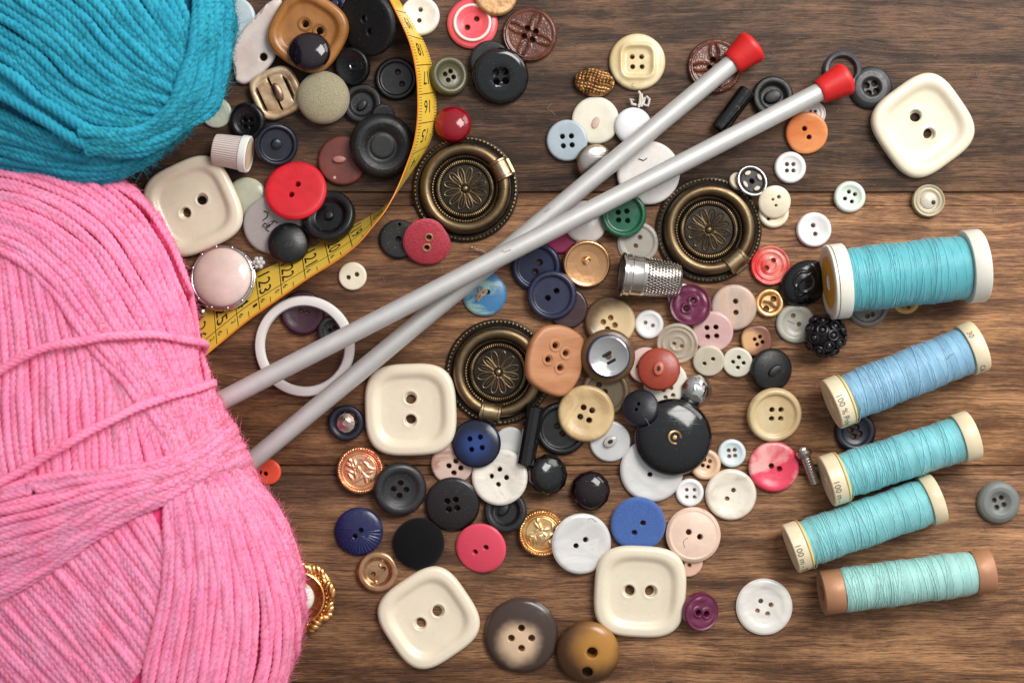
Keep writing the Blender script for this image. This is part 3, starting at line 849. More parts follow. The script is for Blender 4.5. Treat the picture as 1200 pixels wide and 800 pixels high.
SQD = [(0, .50), (.5, .52), (.66, .58), (.715, .72), (.76, .92), (.83, 1), (.93, .97), (.98, .84), (1, .6)]
def big_square(px, py, h, rot, holes, label):
    button(px, py, h, 12.5, SQD, CREAM, label, 'square_button', 'button', holes, 'large cream square buttons', rho=square_rho(h, 3.05 + (px * .37) % .35, rot), rings=26, seg=112, lip=.5, edge=.35, foot=.86, countersink=1.2)

# --- under the blue and pink wool
button(272, 22, 27, 6, 'disc', mat('pale_blue_grey', (186, 200, 204), .3), 'pale blue-grey flat button half hidden by the blue wool at the top edge', holes=[(3, 2, 3)])
button(253, 132, 18, 5, 'disc', mat('pale_sage', (178, 182, 164), .28), 'pale sage green two-hole button peeping out under the blue wool', holes=h2(-2, -5, -8, 2, 2.6))
button(314, 553, 15, 5, 'disc', mat('orange_red', (226, 82, 58), .35), 'orange-red button peeping out under the pink wool below the needle', holes=[(-3, 2, 2.6), (-10, 0, 2.6)])
# --- top left heap
button(392, 4, 20, 10, 'low', mat('navy_gloss', (30, 36, 62), .14), 'navy pleated button at the top edge behind the tan square button', relief=fan(36, 2.2), seg=144)
button(432, 25, 38, 8, 'flat', BLACKM, 'large flat matt black two-hole button at the top edge beside the tape', holes=h2(-1, -5, 5, 10, 4.4))
button(331, 22, 18, 11, 'low', BLACKG, 'shiny black button showing between the bone toggle and the tan square button', 'shank_button')
tog = [(-16, -3), (-12, -12), (20, -46), (30, -58), (46, -62), (48, -40), (38, -10), (36, 8), (26, 20), (14, 32), (-2, 38), (-12, 33), (-10, 22), (-15, 8)]
button(286, 60, 40, 8, 'disc', mat('bone', (226, 214, 206), .5, c2=(214, 194, 184), c2s=3, bump=.2, bs=18), 'irregular bone white toggle with one hole, under the tan square button', 'toggle', 'toggle',
       [(23, 6, 5)], 'loose buttons', rho=poly_rho([(a, -b) for a, b in tog]), seg=80)
tansq = button(360, 35, 43, 13, SQD, mat('tan_horn', (150, 96, 42), .3, c2=(172, 116, 60), c2s=1.6, coat=.2), 'large tan brown rounded square button with two ringed holes', 'square_button', 'button',
       h2(-3, -9, 14, -1, 4.4), 'loose buttons', rho=square_rho(43, 2.9, -32), parts=P_eyelets([(-3, -9, 7.6), (14, -1, 7.6)], 7.0, mat('tan_ring', (140, 90, 40), .3), 1.3), seg=96, rings=24, edge=.35, foot=.88)
button(361, 59, 23.5, 14, 'dome', mat('black_cherry', (24, 10, 16), .07, rv=.02, spec=.6), 'glossy black cherry dome button lying on the tan square button', 'dome_button', rho=lambda t: 23.5 * (1 + .04 * np.cos(2 * t)))
button(413, 75, 22, 8, 'bowl', BLACK, 'small black button with a bright metal eye beside the tan square button', 'shank_button', parts=P_loop(0, 0, 4.5, 1.9, 3.6, 5, 1.0, SILVER))
button(424, 121, 23, 8, 'cup', BLACKR, 'black cupped button with a slotted stub above the big black rubber button', 'shank_button', parts=P_stub(0, 2, 3.6, 4.6, 5, BLACKR, ang=.9, bar=1.5))
button(464, 92, 25, 7, 'rim', BLACK, 'black rimmed two-hole button tucked against the yellow tape', holes=h2(2, -8, 7, 6, 3.0))
button(448, 135, 14, 6, 'flat', BLACKM, 'small black button half under the big black rubber button and the tape', 'button')
button(401, 188, 29, 7, 'disc', mat('rust_brown', (112, 50, 36), .5, bump=.12, c2=(92, 42, 34), c2s=3), 'rust brown flat button with a pink stub partly under the big black rubber button', 'shank_button',
       parts=P_all(P_stub(-3, -1, 6.2, 4, 5, mat('dusty_pink', (168, 112, 102), .45), ang=0, bar=1.9, hole=False), P_cap(2.4, 6.2, domep(1.2), mat('pale_dot', (196, 150, 140), .5), 'nub', x=-9, y=20, seg=16)))
button(446, 169, 38, 17, [(0, .72), (.36, .72), (.38, .64), (.44, .66), (.55, .85), (.7, 1), (.84, .94), (.94, .72), (1, .4)], BLACKR, 'big thick black rubber button with a raised centre disc', 'coat_button', seg=84, rings=26)
buckle = mat('cream_gilt', (214, 190, 156), .34, .25, c2=(166, 130, 92), c2s=4, bump=.12, bs=16)
def rot_poly(P, deg, cx=0, cy=0):
    a = math.radians(deg); return [(cx + x * math.cos(a) - y * math.sin(a), cy + x * math.sin(a) + y * math.cos(a)) for x, y in P]
def slot(x0, x1, h0, h1): return [(x0, -h0), (x0 + 1, -h0 - 1.5), (x1 - 1, -h1 - 1.5), (x1, -h1), (x1, h1), (x1 - 1, h1 + 1.5), (x0 + 1, h0 + 1.5), (x0, h0)]
def dring(x0, x1, H, b, s=1):
    """an open D-shaped slot"""
    return [(x0, -H), (x0 + s * 4, -H - .5), (x0 + s * 4, -H + 2.6), (x0 + s * 3, -H + 3), (x0 + s * 3, H - 3), (x0 + s * 4, H - 2.6), (x0 + s * 4, H + .5), (x0, H)]
sl = [rot_poly(slot(-21.5, -17.5, 11, 14), -24), rot_poly(slot(-3.2, -.6, 19, 20), -24), rot_poly(slot(14, 18, 14, 10), -24)]
button(323, 108, 27, 9, [(0, .8), (.6, .8), (.7, .7), (.78, .95), (.88, 1), (.95, .9), (1, .55)], buckle, 'cream gilt buckle with slots and a brass bar beside the beige dome button', 'buckle', 'buckle', sl, 'loose buttons',
       rho=square_rho(28.5, 3.4, 24), seg=90, rings=22, parts=P_stub(1.5, -1, 6.5, 5.2, 6, mat('dull_brass_bar', (132, 104, 84), .3, 1.), 'bar', 1.99, 2.0, False))
button(376, 111, 30.5, 17, 'dome', mat_fibre('beige_lurex', (176, 166, 136), (118, 108, 80), (120, 120, 120), .5, .6, .3), 'beige glittering cloth-covered dome button', 'covered_button')
button(290, 141, 22, 8, 'dish', BLACK, 'black four-hole button behind the white ribbed thimble', holes=h4(5.6, 45, 2.8, 1, 2))
button(322, 168, 25, 9, 'rim', NAVYD, 'dark navy button, back side up with a centre nub, beside the white ribbed thimble', 'shank_button', parts=P_stub(0, -1, 5, 6, 6, NAVYD))
button(288, 231, 23.5, 8, 'lens', mat('celadon_glass', (196, 196, 172), .16, trans=.25, sss=.2), 'translucent pale green domed button beside the cream square button', 'dome_button')
button(319, 263, 34, 5, 'disc', mat('smoky_clear', (176, 168, 166), .25, alpha=.72, c2=(176, 166, 162), c2s=3), 'smoky clear flat button with a silver eye and black thread', 'shank_button',
       parts=P_all(P_loop(-4, -1, 4.4, .5, 6, 6, 1.2, SILVER), P_stitch([[(-12, 2, 5), (-9, -2, 6), (-4, 1, 7), (2, -5, 6), (6, -2, 5)], [(-2, 0, 7), (-8, 5, 5.6), (-4, 8, 5.4)], [(-10, -16, 5.3), (-5, -14, 6.2), (-6, -9, 5.5), (-11, -5, 5.4)]], THREADB, .7)))
button(386, 255, 31, 12, 'cup', BLACK, 'black bowl-shaped button under the red button, lying on the tape', 'coat_button', parts=P_stub(0, -1, 5, 5.5, 5.5, BLACK))
button(346, 224, 36, 8, [(0, 1), (.8, .98), (.93, .94), (1, .6)], mat('red_matt', (206, 22, 38), .5, c2=(190, 14, 30), c2s=3, bump=.1), 'large matt red two-hole button', holes=h2(3, -6.5, -4, 6.5, 3.2))
button(336.5, 285, 24, 13, 'lens', BLACK, 'black domed button with a recessed bar lying on the tape end near 122', 'shank_button', parts=P_stub(0, 2, 12, 5, 1.4, BLACK, ang=.5, bar=1.5))
# --- around the white ring
button(352, 366, 26, 7, 'bowl', mat('plum_dark', (58, 24, 40), .25), 'dark plum button inside the top of the white ring', holes=h2(-2, -2, 5, 0, 2.4))
button(390, 388, 19, 7, 'dish', CHAR, 'dark grey button showing through the white ring under the needle', holes=h4(4.5, 20, 2.2))
big_square(225, 241, 53, 24, h2(11, -8, -9, 8, 6.4), 'large cream square button beside the pink wool, tilted, holes slanting up right')
# --- upper middle
button(492, 18, 23, 7, 'bowl', PEARL, 'white pearly two-hole button at the top edge right of the tape', z=0, holes=h2(.5, -7, -1, 5.5, 2.7))
def twist_ring(root):
    q = MB(); q.torus(20.5, 1.7, 72, 10, 8.8, .6); q.build('white_ring', mat('cream_line', (236, 214, 204), .35), root)
button(553.5, 26.5, 29.5, 9, [(0, .55), (.4, .6), (.6, .9), (.68, 1), (.74, .95), (.78, .72), (.93, .66), (1, .4)], mat('coral_pink', (226, 70, 84), .3, c2=(232, 96, 102), c2s=2), 'coral pink two-hole button with a cream ring', holes=h2(5, -5, -6, 5, 3.3), parts=twist_ring)
button(580.5, -6, 25, 7, 'disc', mat('cork_gilt', (188, 146, 96), .5, .2, c2=(146, 104, 60), c2s=14, bump=.3, bs=60), 'gold speckled button at the top edge over the coral pink button')
def leather_relief(R, rot):
    def f(x, y, u, t):
        z = 0 * x
        for k in range(4):
            a = math.radians(rot + 90 * k)
            d = np.abs(np.hypot(x - .72 * R * math.cos(a), y - .72 * R * math.sin(a)) - .66 * R)
            z = np.maximum(z, np.exp(-(d / 1.3) ** 2) * (u < .8) * (u > .12))
        band = np.exp(-((u - .86) / .035) ** 2) * (.7 + .3 * np.sin(60 * t)) + np.exp(-((u - .96) / .03) ** 2) * (.8 + .2 * np.sin(70 * t))
        grain = .35 * np.sin(x * 2.1 + 1.3 * np.sin(y * 1.7)) * np.sin(y * 2.3 + 1.1 * np.sin(x * 1.9)) * (u < .8)
        return 2.0 * z + 1.6 * band + .6 * grain
    return f
LEATHER = mat('brown_leather', (104, 54, 32), .28, coat=.2, c2=(78, 38, 24), c2s=5, bump=.12, bs=34)
button(621, 40, 32, 8, 'disc', LEATHER, 'brown leather-look four-hole button right of the coral pink button', holes=h4(7.4, 65, 3.4), relief=leather_relief(32, 20), rings=40, seg=120)
button(574, 71, 24, 7, 'disc', BLACKM, 'black button showing behind the glossy black four-hole button', 'button')
button(586, 88, 33, 10, [(0, .72), (.22, .74), (.34, .96), (.5, 1), (.8, .93), (.93, .78), (1, .4)], BLACKG, 'glossy black four-hole button below the brown leather-look button', holes=h4(7.4, 40, 3.5), seg=84)
button(525, 88, 23, 8, 'dish', mat('olive', (74, 70, 42), .3), 'olive green four-hole button beside the yellow tape', holes=h4(5.4, 15, 2.5))
button(530.5, 145, 21.5, 17, 'dome', mat('ruby', (160, 6, 30), .1, trans=.4, spec=.6, rv=.03), 'glossy ruby red dome button above the brass ring pull', 'dome_button')
button(467, 280, 23, 6, 'disc', BLACKM, 'small matt black button partly under the red woven button', holes=[(1, -17, 1.6), (0, 0, 3), ])
RW = mat_fibre('red_weave', (250, 58, 88), (212, 22, 54), (26, 110, 26), .6, 1., .3, .08)
button(500, 282, 28, 9, 'lens', RW, 'red woven button with two gold eyelets against the brass ring pull', 'covered_button', holes=h2(2.4, -7.5, -.2, 5, 3.2), parts=P_eyelets([(2.4, -7.5, 4.2), (-.2, 5, 4.2)], 9.0, GOLD),
       rho=lambda t: 28 * (1 - .10 * np.exp(-((t - .55) / .5) ** 2)))
button(567.5, 344, 26, 8, 'lens', mat('blue_marble', (60, 116, 160), .3, c2=(142, 178, 170), c2s=1.6, c2r=(.48, .62), stretch=(1, 3, 1), dist=1.), 'marbled blue button with a beige thread knot under the needles', holes=[(4, -2, 2.6)],
       parts=P_stitch([[(-9, 2, 7.6), (-4, -3, 10), (2, -4, 9)], [(-8, 3, 9), (-2, -5, 10), (3, -1, 8.6)], [(-9, 6, 7.6), (-6, 1, 10), (-1, 2, 10), (3, -4, 8)], [(-6, -5, 8), (-3, 3, 11), (-8, 8, 8)]], mat_fibre('beige_thread', (178, 148, 122)), 1.6))
# --- top middle
button(747, 72, 33, 8, 'disc', mat('straw_pearl', (222, 204, 164), .25, c2=(198, 176, 128), c2s=2.4, coat=.2), 'straw yellow pearly four-hole button with a rounded square groove', holes=[(-6, -5.5, 2.8), (5, -5.5, 2.8), (-5.5, 6, 2.8), (5.5, 6, 2.8)],
       relief=lambda x, y, u, t: 2.2 * np.exp(-((((np.abs(x) ** 4 + np.abs(y) ** 4) ** .25) - 19) / 2.6) ** 2) - 1.8 * smoothstep(19, 14, (np.abs(x) ** 4 + np.abs(y) ** 4) ** .25), rings=34)
def weave(x, y, u, t):
    a = x * .966 - y * .259; b = x * .259 + y * .966
    return 1.5 * np.abs(np.sin(a * .75)) * np.where(np.sin(b * .33 + .6) > 0, 1, .4) + 1.2 * np.abs(np.sin(b * .8 + .4 * np.sin(a * .3)))
button(697, 95, 24, 13, 'dome', mat('woven_brass', (176, 132, 84), .3, .85, c2=(96, 64, 36), c2s=9, bump=.3, bs=30), 'oval woven brass knot button', 'knot_button', rho=lambda t: 1 / np.sqrt((np.cos(t + .12) / 24.) ** 2 + (np.sin(t + .12) / 17.) ** 2), relief=weave, rings=34, seg=96)
button(698, 141, 28, 6, 'disc', mat('ivory_matt', (218, 210, 192), .36, c2=(204, 196, 174), c2s=2), 'ivory button with a pinkish worn stub beside the pale blue four-hole button', 'shank_button', parts=P_stub(0, 3, 5.2, 4.2, 2.6, mat('worn_pink', (196, 168, 150), .6, bump=.4, bs=14), ang=1.2, bar=1.7, hole=False))
button(665, 164, 24, 7, 'disc', mat('pale_blue', (170, 182, 190), .35), 'pale blue-grey four-hole button left of the ivory button', holes=[(-5.4, -4.6, 3.1), (5.2, -5, 3.1), (-4.4, 6.4, 3.1), (6, 5.4, 3.1)])
button(697, 189, 21, 12, 'low', STEEL, 'silver domed button with a brass edge under the needle', 'dome_button', parts=P_ringband(20, 2.4, 4, BRASSH))
button(742.5, 147, 22, 11, 'dome', mat('white_satin', (226, 226, 226), .22, spec=.5), 'glossy white dome button under the needle with a frayed cord behind', 'dome_button',
       parts=P_stitch([[(6, -22, 4), (7, -28, 5), (8, -37, 4), (6, -41, 3)], [(9, -23, 4), (10, -30, 5), (9, -38, 4)], [(3, -25, 3), (-2, -26, 4), (-4, -32, 3), (0, -30, 3)], [(11, -26, 3), (17, -24, 4), (19, -32, 3), (15, -35, 3)], [(5, -24, 3), (12, -28, 4), (13, -34, 4)]], THREADW, 1.5, 'cord'))
button(760, 202, 37, 6, 'disc', mat('white_linen', (222, 216, 210), .7, bump=.3, bs=60), 'large flat white button with dark thread ends under both needles', 'shank_button', parts=P_stitch([[(-12, -16, 6.2), (-6, -14, 6.6), (-2, -17, 6.2)], [(2, 2, 6.4), (8, -6, 8), (16, -10, 6.6), (20, -14, 6.2)], [(6, -2, 6.4), (14, 0, 8), (22, -6, 6.2)]], THREADB, .6))
button(838.5, 77, 32, 8, 'disc', LEATHER, 'brown leather-look four-hole button under the red needle cap', holes=h4(7.4, 65, 3.4), relief=leather_relief(32, 50), rings=40, seg=120)
button(906, 113, 24, 10, 'cup', BLACKR, 'black cupped button between the two needle ends', 'shank_button', parts=P_stub(0, 0, 4.5, 7, 5, BLACKR, ang=.4, bar=1.4, hole=False))
button(953, 133, 15, 5, 'conc', WHITE, 'white ringed button mostly hidden by the orange button', holes=h4(4, 45, 1.8))
button(946, 155, 24.5, 6, 'flat', mat('orange_shell', (208, 116, 58), .28, c2=(222, 146, 90), c2s=2.2, stretch=(1, 2, 1)), 'orange shell two-hole button', holes=h2(-3, -5, 2.5, 5, 2.9))
button(1021.5, 102, 25, 8, 'well', CHAR, 'charcoal four-hole button beside the top right cream square button', holes=h4(6.4, 30, 3.2, .5, 1))
mbr = MB(); mbr.lathe([(15.5, 0), (15.5, 4), (17, 6.5), (20, 7), (22.4, 5), (23, 2), (22.4, 0), (15.5, 0)], 72)
o = mbr.build('eyelet_ring', mat('grey_ring', (84, 84, 88), .26, .4), None, 'dark grey ring under the second red needle cap', 'ring', 'loose buttons'); o.matrix_world = pose(*lift_xy(987.5, 82, 5), 0, 0, 0)
stamp(*lift_xy(987.5, 82, 5), lambda dx, dy: (np.hypot(dx, dy) < 23.5) & (np.hypot(dx, dy) > 15), lambda dx, dy: 7.2 + 0 * dx)
big_square(1083, 146, 53.2, 36, h2(-9, -11, 7.5, 10, 6.8), 'large cream square button in the upper right, standing clear of the heap')
WB = mat('white_shirt', (224, 222, 220), .28)
button(926.5, 196, 18.5, 6, 'dish', WB, 'white four-hole shirt button below the orange button', holes=h4(5.3, 45, 2.4))
# --- right of the second brass pull
button(865, 213, 11, 5, 'disc', mat('cream_chip', (206, 190, 164), .35), 'small cream button peeping out behind the black snap fastener', 'button')
SNAPC = mat('snap_cream', (198, 180, 160), .4)
def snap(root):
    q = MB(); q.torus(17.5, 1.8, 56, 10, 4, 1); q.build('rim', SILVER, root)
    for k in range(4):
        q = MB(); T = Matrix.Rotation(k * PI / 2 + .5, 4, 'Z') @ Matrix.Translation((10.5, 0, 5.4)) @ Matrix.Rotation(PI / 2 * (k % 2) * 0 + PI / 2, 4, 'Z') @ Matrix.Diagonal((1.7, 1, .3, 1)); q.ball((0, 0, 0), 2.5, 12, 6, 1, 0, T)
        q.build('sewing_slot', SNAPC, root)
button(880.5, 213, 18.5, 6, 'rim', BLACKM, 'black snap fastener with a silver rim and four cream slots', 'snap_fastener', 'snap fastener', parts=snap, holes=[(0, 0, 3)])
button(907, 249, 18, 6, 'dish', mat('cream_gold', (220, 206, 178), .28), 'cream button with a raised rim under the rust-stained button', holes=h2(-1, 4, -6, 7, 2.2))
button(908, 236, 19, 6, 'lens', mat('ivory_stained', (222, 210, 184), .3, c2=(196, 124, 62), c2s=1.5, c2r=(.62, .7)), 'ivory button with rust stains stacked on a cream rimmed button', holes=[(4, -6, 2.2), (-3, -3, 1.6), (1, 4, 1.6)])
button(903, 311, 23, 7, 'conc', mat('red_marble', (202, 44, 44), .22, c2=(226, 130, 118), c2s=2.6, coat=.3), 'red marbled two-hole button with a ringed face', holes=h2(4, -6, -4, 3, 2.8))
button(996.5, 230.5, 18.5, 6, 'dish', mat('mint_white', (206, 214, 200), .3, c2=(222, 180, 184), c2s=1.3, c2r=(.54, .68)), 'mint white four-hole button with a pink blush near the plank gap', holes=[(-1, -6, 2.3), (6, -3, 2.3), (-5.5, 2, 2.3), (2.5, 5.5, 2.3)])
button(1089, 235, 19, 8, 'conc', mat('horn_clear', (204, 190, 160), .2, trans=.2), 'translucent beige ringed button lying over the plank gap', 'shank_button', parts=P_all(P_cap(10, 5, domep(3), mat('horn_heart', (216, 204, 184), .25, trans=.2), 'centre'), P_stub(5, 2, 6.5, 2.6, 2, HOLEDARK, 'thread_hole_shade', hole=False)))
button(954.5, 269, 20.5, 7, 'bowl', WB, 'white dished two-hole button between the plank gap and the first spool', holes=h2(-1, -5, 1.5, 5, 2.6))
button(1017, 358, 25, 5, 'rim', mat('grey_smoke', (120, 112, 104), .3), 'smoke grey rimmed button peeping out under the first turquoise spool', 'button', holes=h2(0, 12, 6, 10, 2.4))
button(1062, 351, 17, 4.5, 'dish', mat('amber_gold', (218, 166, 92), .3), 'amber button peeping out under the first turquoise spool', holes=h2(-3, 7, 3, 8, 2.4))
button(902, 355, 17, 7, 'cup', GOLD, 'small gold four-hole button with a bar across', holes=[(5, -5, 3.2), (-3, 6, 3.2)], parts=P_stitch([[(-6, -2, 5), (0, -1, 8), (7, 5, 5)]], GOLD, 2.0, 'bar'))
button(933, 379, 23, 6, 'dish', mat('grey_sage', (188, 186, 172), .3, c2=(168, 168, 154), c2s=3), 'grey-green two-hole button under the studded black button', holes=h2(-3, -9, 4, 1, 2.6))
def scroll(x, y, u, t):
    a = x * .8 - y * .6
    return .6 * (1.6 * np.exp(-((np.abs(np.hypot(x + 4, y - 2) - 12)) / 1.4) ** 2) + 1.4 * np.exp(-(np.abs(a - 8 + .03 * y * y) / 1.4) ** 2) + 1.2 * np.exp(-(np.abs(a + 9 - .04 * y * y) / 1.2) ** 2)) * (u < .9)
button(945, 331, 28, 15, 'dome', mat('black_jet', (13, 13, 16), .16, rv=.04), 'black jet dome button with moulded scroll lines against the first spool', 'dome_button', rho=lambda t: 1 / np.sqrt((np.cos(t - .6) / 31.) ** 2 + (np.sin(t - .6) / 25.) ** 2), relief=scroll, rings=34)
def studs(root):
    n = 17; CUPM = mat('gunmetal', (48, 44, 46), .3, .6, bump=.2); JET = mat('jet_stone', (30, 28, 32), .06, spec=.8)
    for i in range(n):
        zf = 1 - (i + .5) / n * .95; th = i * 2.399963; rr_ = math.sqrt(1 - zf * zf)
        nrm = Vector((rr_ * math.cos(th), rr_ * math.sin(th), zf)); p = nrm * 23 + Vector((0, 0, 21))
        T = Matrix.Translation(p) @ nrm.to_track_quat('Z', 'Y').to_matrix().to_4x4()
        q = MB(); q.torus(5.6, 1.5, 18, 8, 1.0, 1, 0, T); cu_ = q.build('stud_cup', CUPM, root); g = MB(); g.ball((0, 0, .6), 3.4, 10, 5, .8, 0, T); g.build('stone', JET, cu_)
    q = MB(); q.ball((0, 0, 21), 23.2, 32, 16, .92); q.build('ball', mat('black_metal', (24, 23, 24), .38, .5, bump=.3), root)
rs = empty('studded_button', 'round black button studded all over with jet stones', 'button', 'loose buttons', pose(*lift_xy(966, 393, 20), 0, 0, 0)); studs(rs)
button(861, 360, 27, 8, 'disc', mat('beige_shell', (196, 164, 142), .3, c2=(170, 152, 140), c2s=2, stretch=(3, 1, 1)), 'beige shell two-hole button right of the maroon button', holes=h2(1.5, -7, 2, 6, 3.0))
button(799, 348, 16, 5, 'disc', WB, 'white button peeping out behind the maroon button beside the thimble', 'button')
button(836, 388, 24, 7, 'disc', mat('shell_pink', (214, 178, 172), .26, c2=(196, 150, 148), c2s=2), 'shell pink four-hole button between the maroon and beige shell buttons', holes=h4(7.4, 40, 3.0, -1, 0))
MAROON = mat('maroon', (104, 34, 66), .3, c2=(86, 24, 52), c2s=3)
def owl(R):
    return lambda x, y, u, t: 1.6 * np.exp(-((u - .93) / .05) ** 2) + 1.3 * np.abs(np.sin(2.5 * t + .4)) * np.exp(-((u - .68) / .14) ** 2)
button(810, 358, 24.5, 8, 'disc', MAROON, 'maroon two-hole button with a moulded flower, beside the thimble', holes=h2(4, -5, -4, 4, 3.2), lip=2.2, relief=owl(24), rings=30, seg=84)
button(887, 399, 18, 8, 'flat', mat_two('two_tone_horn', (206, 160, 114), (122, 76, 56), 6, 18, 8, 0, .25), 'small tan and brown two-tone four-hole button', holes=h4(4.8, 20, 2.2, 2, 0), rho=square_rho(18, 2.6, 10))
button(795, 401, 24, 7, 'conc', mat('clear_amber', (226, 216, 194), .08, alpha=.42, rv=.04), 'clear glassy button below the maroon button', holes=h2(-4, 1, 5, 4, 2.6))
button(831, 422, 18.5, 5, 'flat', mat('frosted_beige', (202, 192, 170), .42, sss=.2), 'frosted beige two-hole button', holes=h2(5, -2.5, -5, 3.2, 2.4))
button(865, 424, 17.5, 5, 'flat', mat('pale_cream', (216, 210, 192), .32), 'pale cream four-hole button between the frosted and the black stub button', holes=h4(6.2, 5, 2.4, 1, 0))
button(904.5, 433, 25, 12, 'lens', BLACKR, 'black button with a raised stub below the studded button', 'shank_button', parts=P_stub(1, 0, 11, 5, 5, BLACKR, ang=.6, bar=1.8, hole=False))
button(908, 485.5, 32, 9, 'rim', mat('beige_horn', (198, 172, 126), .26, c2=(214, 194, 154), c2s=2, coat=.2), 'beige horn four-hole button with a clear rim', holes=h4(7.6, 45, 3.1, 2, -1))
button(1003, 506, 24, 8, 'dish', NAVYD, 'dark navy four-hole button peeping out between two spools', holes=h4(5.6, 20, 3))
button(858, 531, 16.5, 5, 'dish', mat('pale_ice', (206, 216, 216), .3), 'pale ice blue four-hole button', holes=h4(4.9, 40, 2.3))
button(827, 544, 18, 6, 'dish', mat('peach', (220, 182, 150), .3), 'peach four-hole button beside the giant black dome', holes=h4(4.8, 60, 2.3, 1, -1))
button(907.5, 547, 29.5, 7, 'bowl', mat('pink_marble', (222, 64, 92), .24, c2=(240, 168, 164), c2s=1.5, c2r=(.5, .62), dist=1.), 'pink and pale swirled two-hole button left of the spools', holes=h2(-3, -1, 6.5, 2.5, 3.2))
button(857, 579.5, 30, 7, 'bowl', mat_pearl('cream_pearl', (224, 214, 196), (202, 190, 168)), 'cream pearly two-hole button with a frosty edge', holes=h2(3, -5, -4.5, 5, 2.7))
button(808.5, 577, 16.5, 5, 'dish', WB, 'small white four-hole button left of the cream pearly button', holes=[(-3.5, -3, 2.1), (5.5, -3, 2.1), (-3.5, 5.5, 2.1), (5.5, 5.5, 2.1)])
button(1172, 589, 25, 10, [(0, .6), (.3, .6), (.4, .75), (.55, 1), (.75, 1), (.92, .75), (1, .4)], mat('slate_grey', (112, 116, 112), .4), 'slate grey four-hole button alone at the right edge', holes=h4(6.2, 25, 2.8))
# --- middle heap
button(657, 275, 22, 5, 'disc', mat('magenta', (150, 30, 80), .3), 'magenta button almost hidden under the needles beside the gold button')
button(686, 260, 25, 9, 'lens', mat('pearl_satin', (206, 194, 188), .22), 'pinkish white domed button under the needles', 'dome_button')
button(748, 284, 24, 6, 'rim', mat('clear_glass', (230, 226, 214), .08, alpha=.42, rv=.04), 'clear two-hole button under the green button', holes=h2(2, -6, -3, 4, 2.6))
button(730.5, 251, 27, 9, 'rim', mat('bottle_green', (22, 88, 60), .26), 'bottle green four-hole button under the needle', holes=[(-6, -2.5, 2.8), (4, -4, 2.8), (-5.5, 6.5, 2.8), (5, 7, 2.8)])
button(687.5, 308, 28, 8, [(0, .6), (.5, .66), (.84, .86), (.9, 1), (.96, .98), (1, .6)], GOLDP, 'gold button, back side up, with a wire eye', 'shank_button', parts=P_tiltring(0, -3, 7, 5, 1.4, .9, GOLD))
button(665, 361, 24, 6, 'disc', mat('smoky_plum', (66, 44, 48), .22, trans=.2), 'smoky plum button under the rimmed navy button')
button(628.5, 312, 29, 7, 'rim', NAVY, 'navy two-hole button partly under the rimmed navy button', holes=h2(4, -5, -1, 6, 3.4))
button(647, 345.5, 29, 9, 'rim', mat('navy_slate', (40, 42, 66), .32), 'rimmed slate navy two-hole button on top of the other navy button', holes=h2(5.4, -5, -4.8, 3.2, 3.2))
button(780, 448, 26, 5, 'disc', mat('bone_white', (214, 206, 190), .36), 'bone white button under the orange-red stub button', holes=h4(6.6, 30, 2.6, 3, 12))
button(757, 428, 21, 5, 'disc', mat('rose_white', (214, 184, 172), .3), 'rosy white button behind the orange-red stub button', holes=[(-8, 2, 2.6)])
button(773, 433, 25, 11, 'lens', mat('burnt_orange', (150, 56, 36), .34), 'burnt orange button with a moulded stub', 'shank_button', parts=P_stub(0, 0, 10.3, 6, 5, mat('burnt_orange_light', (186, 92, 66), .36), ang=1.4, bar=1.35, hole=True))
button(817.5, 458, 19, 14, [(0, 1), (.3, .98), (.34, .92), (.7, .62), (1, .2)], SILVER, 'small mirror-bright silver faceted button', 'dome_button', seg=9, rings=5, soft=0)
button(710, 459, 28, 7, 'rim', mat('horn_grey', (124, 108, 82), .3, c2=(90, 76, 56), c2s=2), 'grey horn button under the marbled beige button', holes=h2(-8, -8, -1, 0, 3))
button(658, 502, 31, 7, 'rim', BLACK, 'black two-hole button under the marbled beige button', holes=h2(-5, -3, 1, 6, 3))
button(715, 377, 30, 9, 'bowl', mat_two('horn_shade', (216, 190, 146), (92, 66, 40), 14, 34, -10, 4, .2), 'horn four-hole button shading from cream to brown, below the thimble', holes=h4(7, 15, 3.2, -1, 2))
tri = [(4, -41), (22, -36), (38, -24), (35, -8), (33, 20), (16, 42), (2, 44), (-18, 36), (-34, 24), (-36, 2), (-30, -22), (-16, -38)]
TANW = mat('tan_wood', (170, 112, 72), .38, c2=(184, 128, 88), c2s=1.4, stretch=(1, 4, 1), bump=.06)
button(648, 421, 40, 11, 'disc', TANW, 'rounded tan wooden button with four ringed holes', 'coat_button', holes=[(-1, -16, 3.4), (12, -7, 3.4), (-10, 0, 3.4), (5, 10, 3.4)], rho=poly_rho([(a, -b) for a, b in tri]), seg=84, parts=P_eyelets([(-1, -16, 6.2), (12, -7, 6.2), (-10, 0, 6.2), (5, 10, 6.2)], 10.9, TANW, 1.4))
button(713, 417, 31.5, 11, 'lens', mat('bronze_horn', (92, 66, 36), .25), 'silver-topped button with a blue ring and bronze edge', 'coat_button',
       parts=P_all(P_cap(25.5, 8.8, [(1, 0), (.97, 1.8), (.9, 2.4)], mat('blue_enamel', (44, 48, 82), .25), 'blue_ring'),
                   P_cap(23.6, 10.2, [(1, 0), (.99, 4.6), (.94, 5.4), (.86, 4.8), (.3, .9), (0, .6)], SILVER, 'silver_disc'), P_stitch([[(-6, 0, 12.2), (3, -5, 12.2)], [(-1, 8, 12.4), (8, 3, 12.4)]], HOLEDARK, 1.8, 'slot_shade')))
button(761, 380, 17, 5, 'dish', WB, 'small white two-hole button right of the horn button', holes=h2(-4.4, -2, 4.2, 1.4, 2.2))
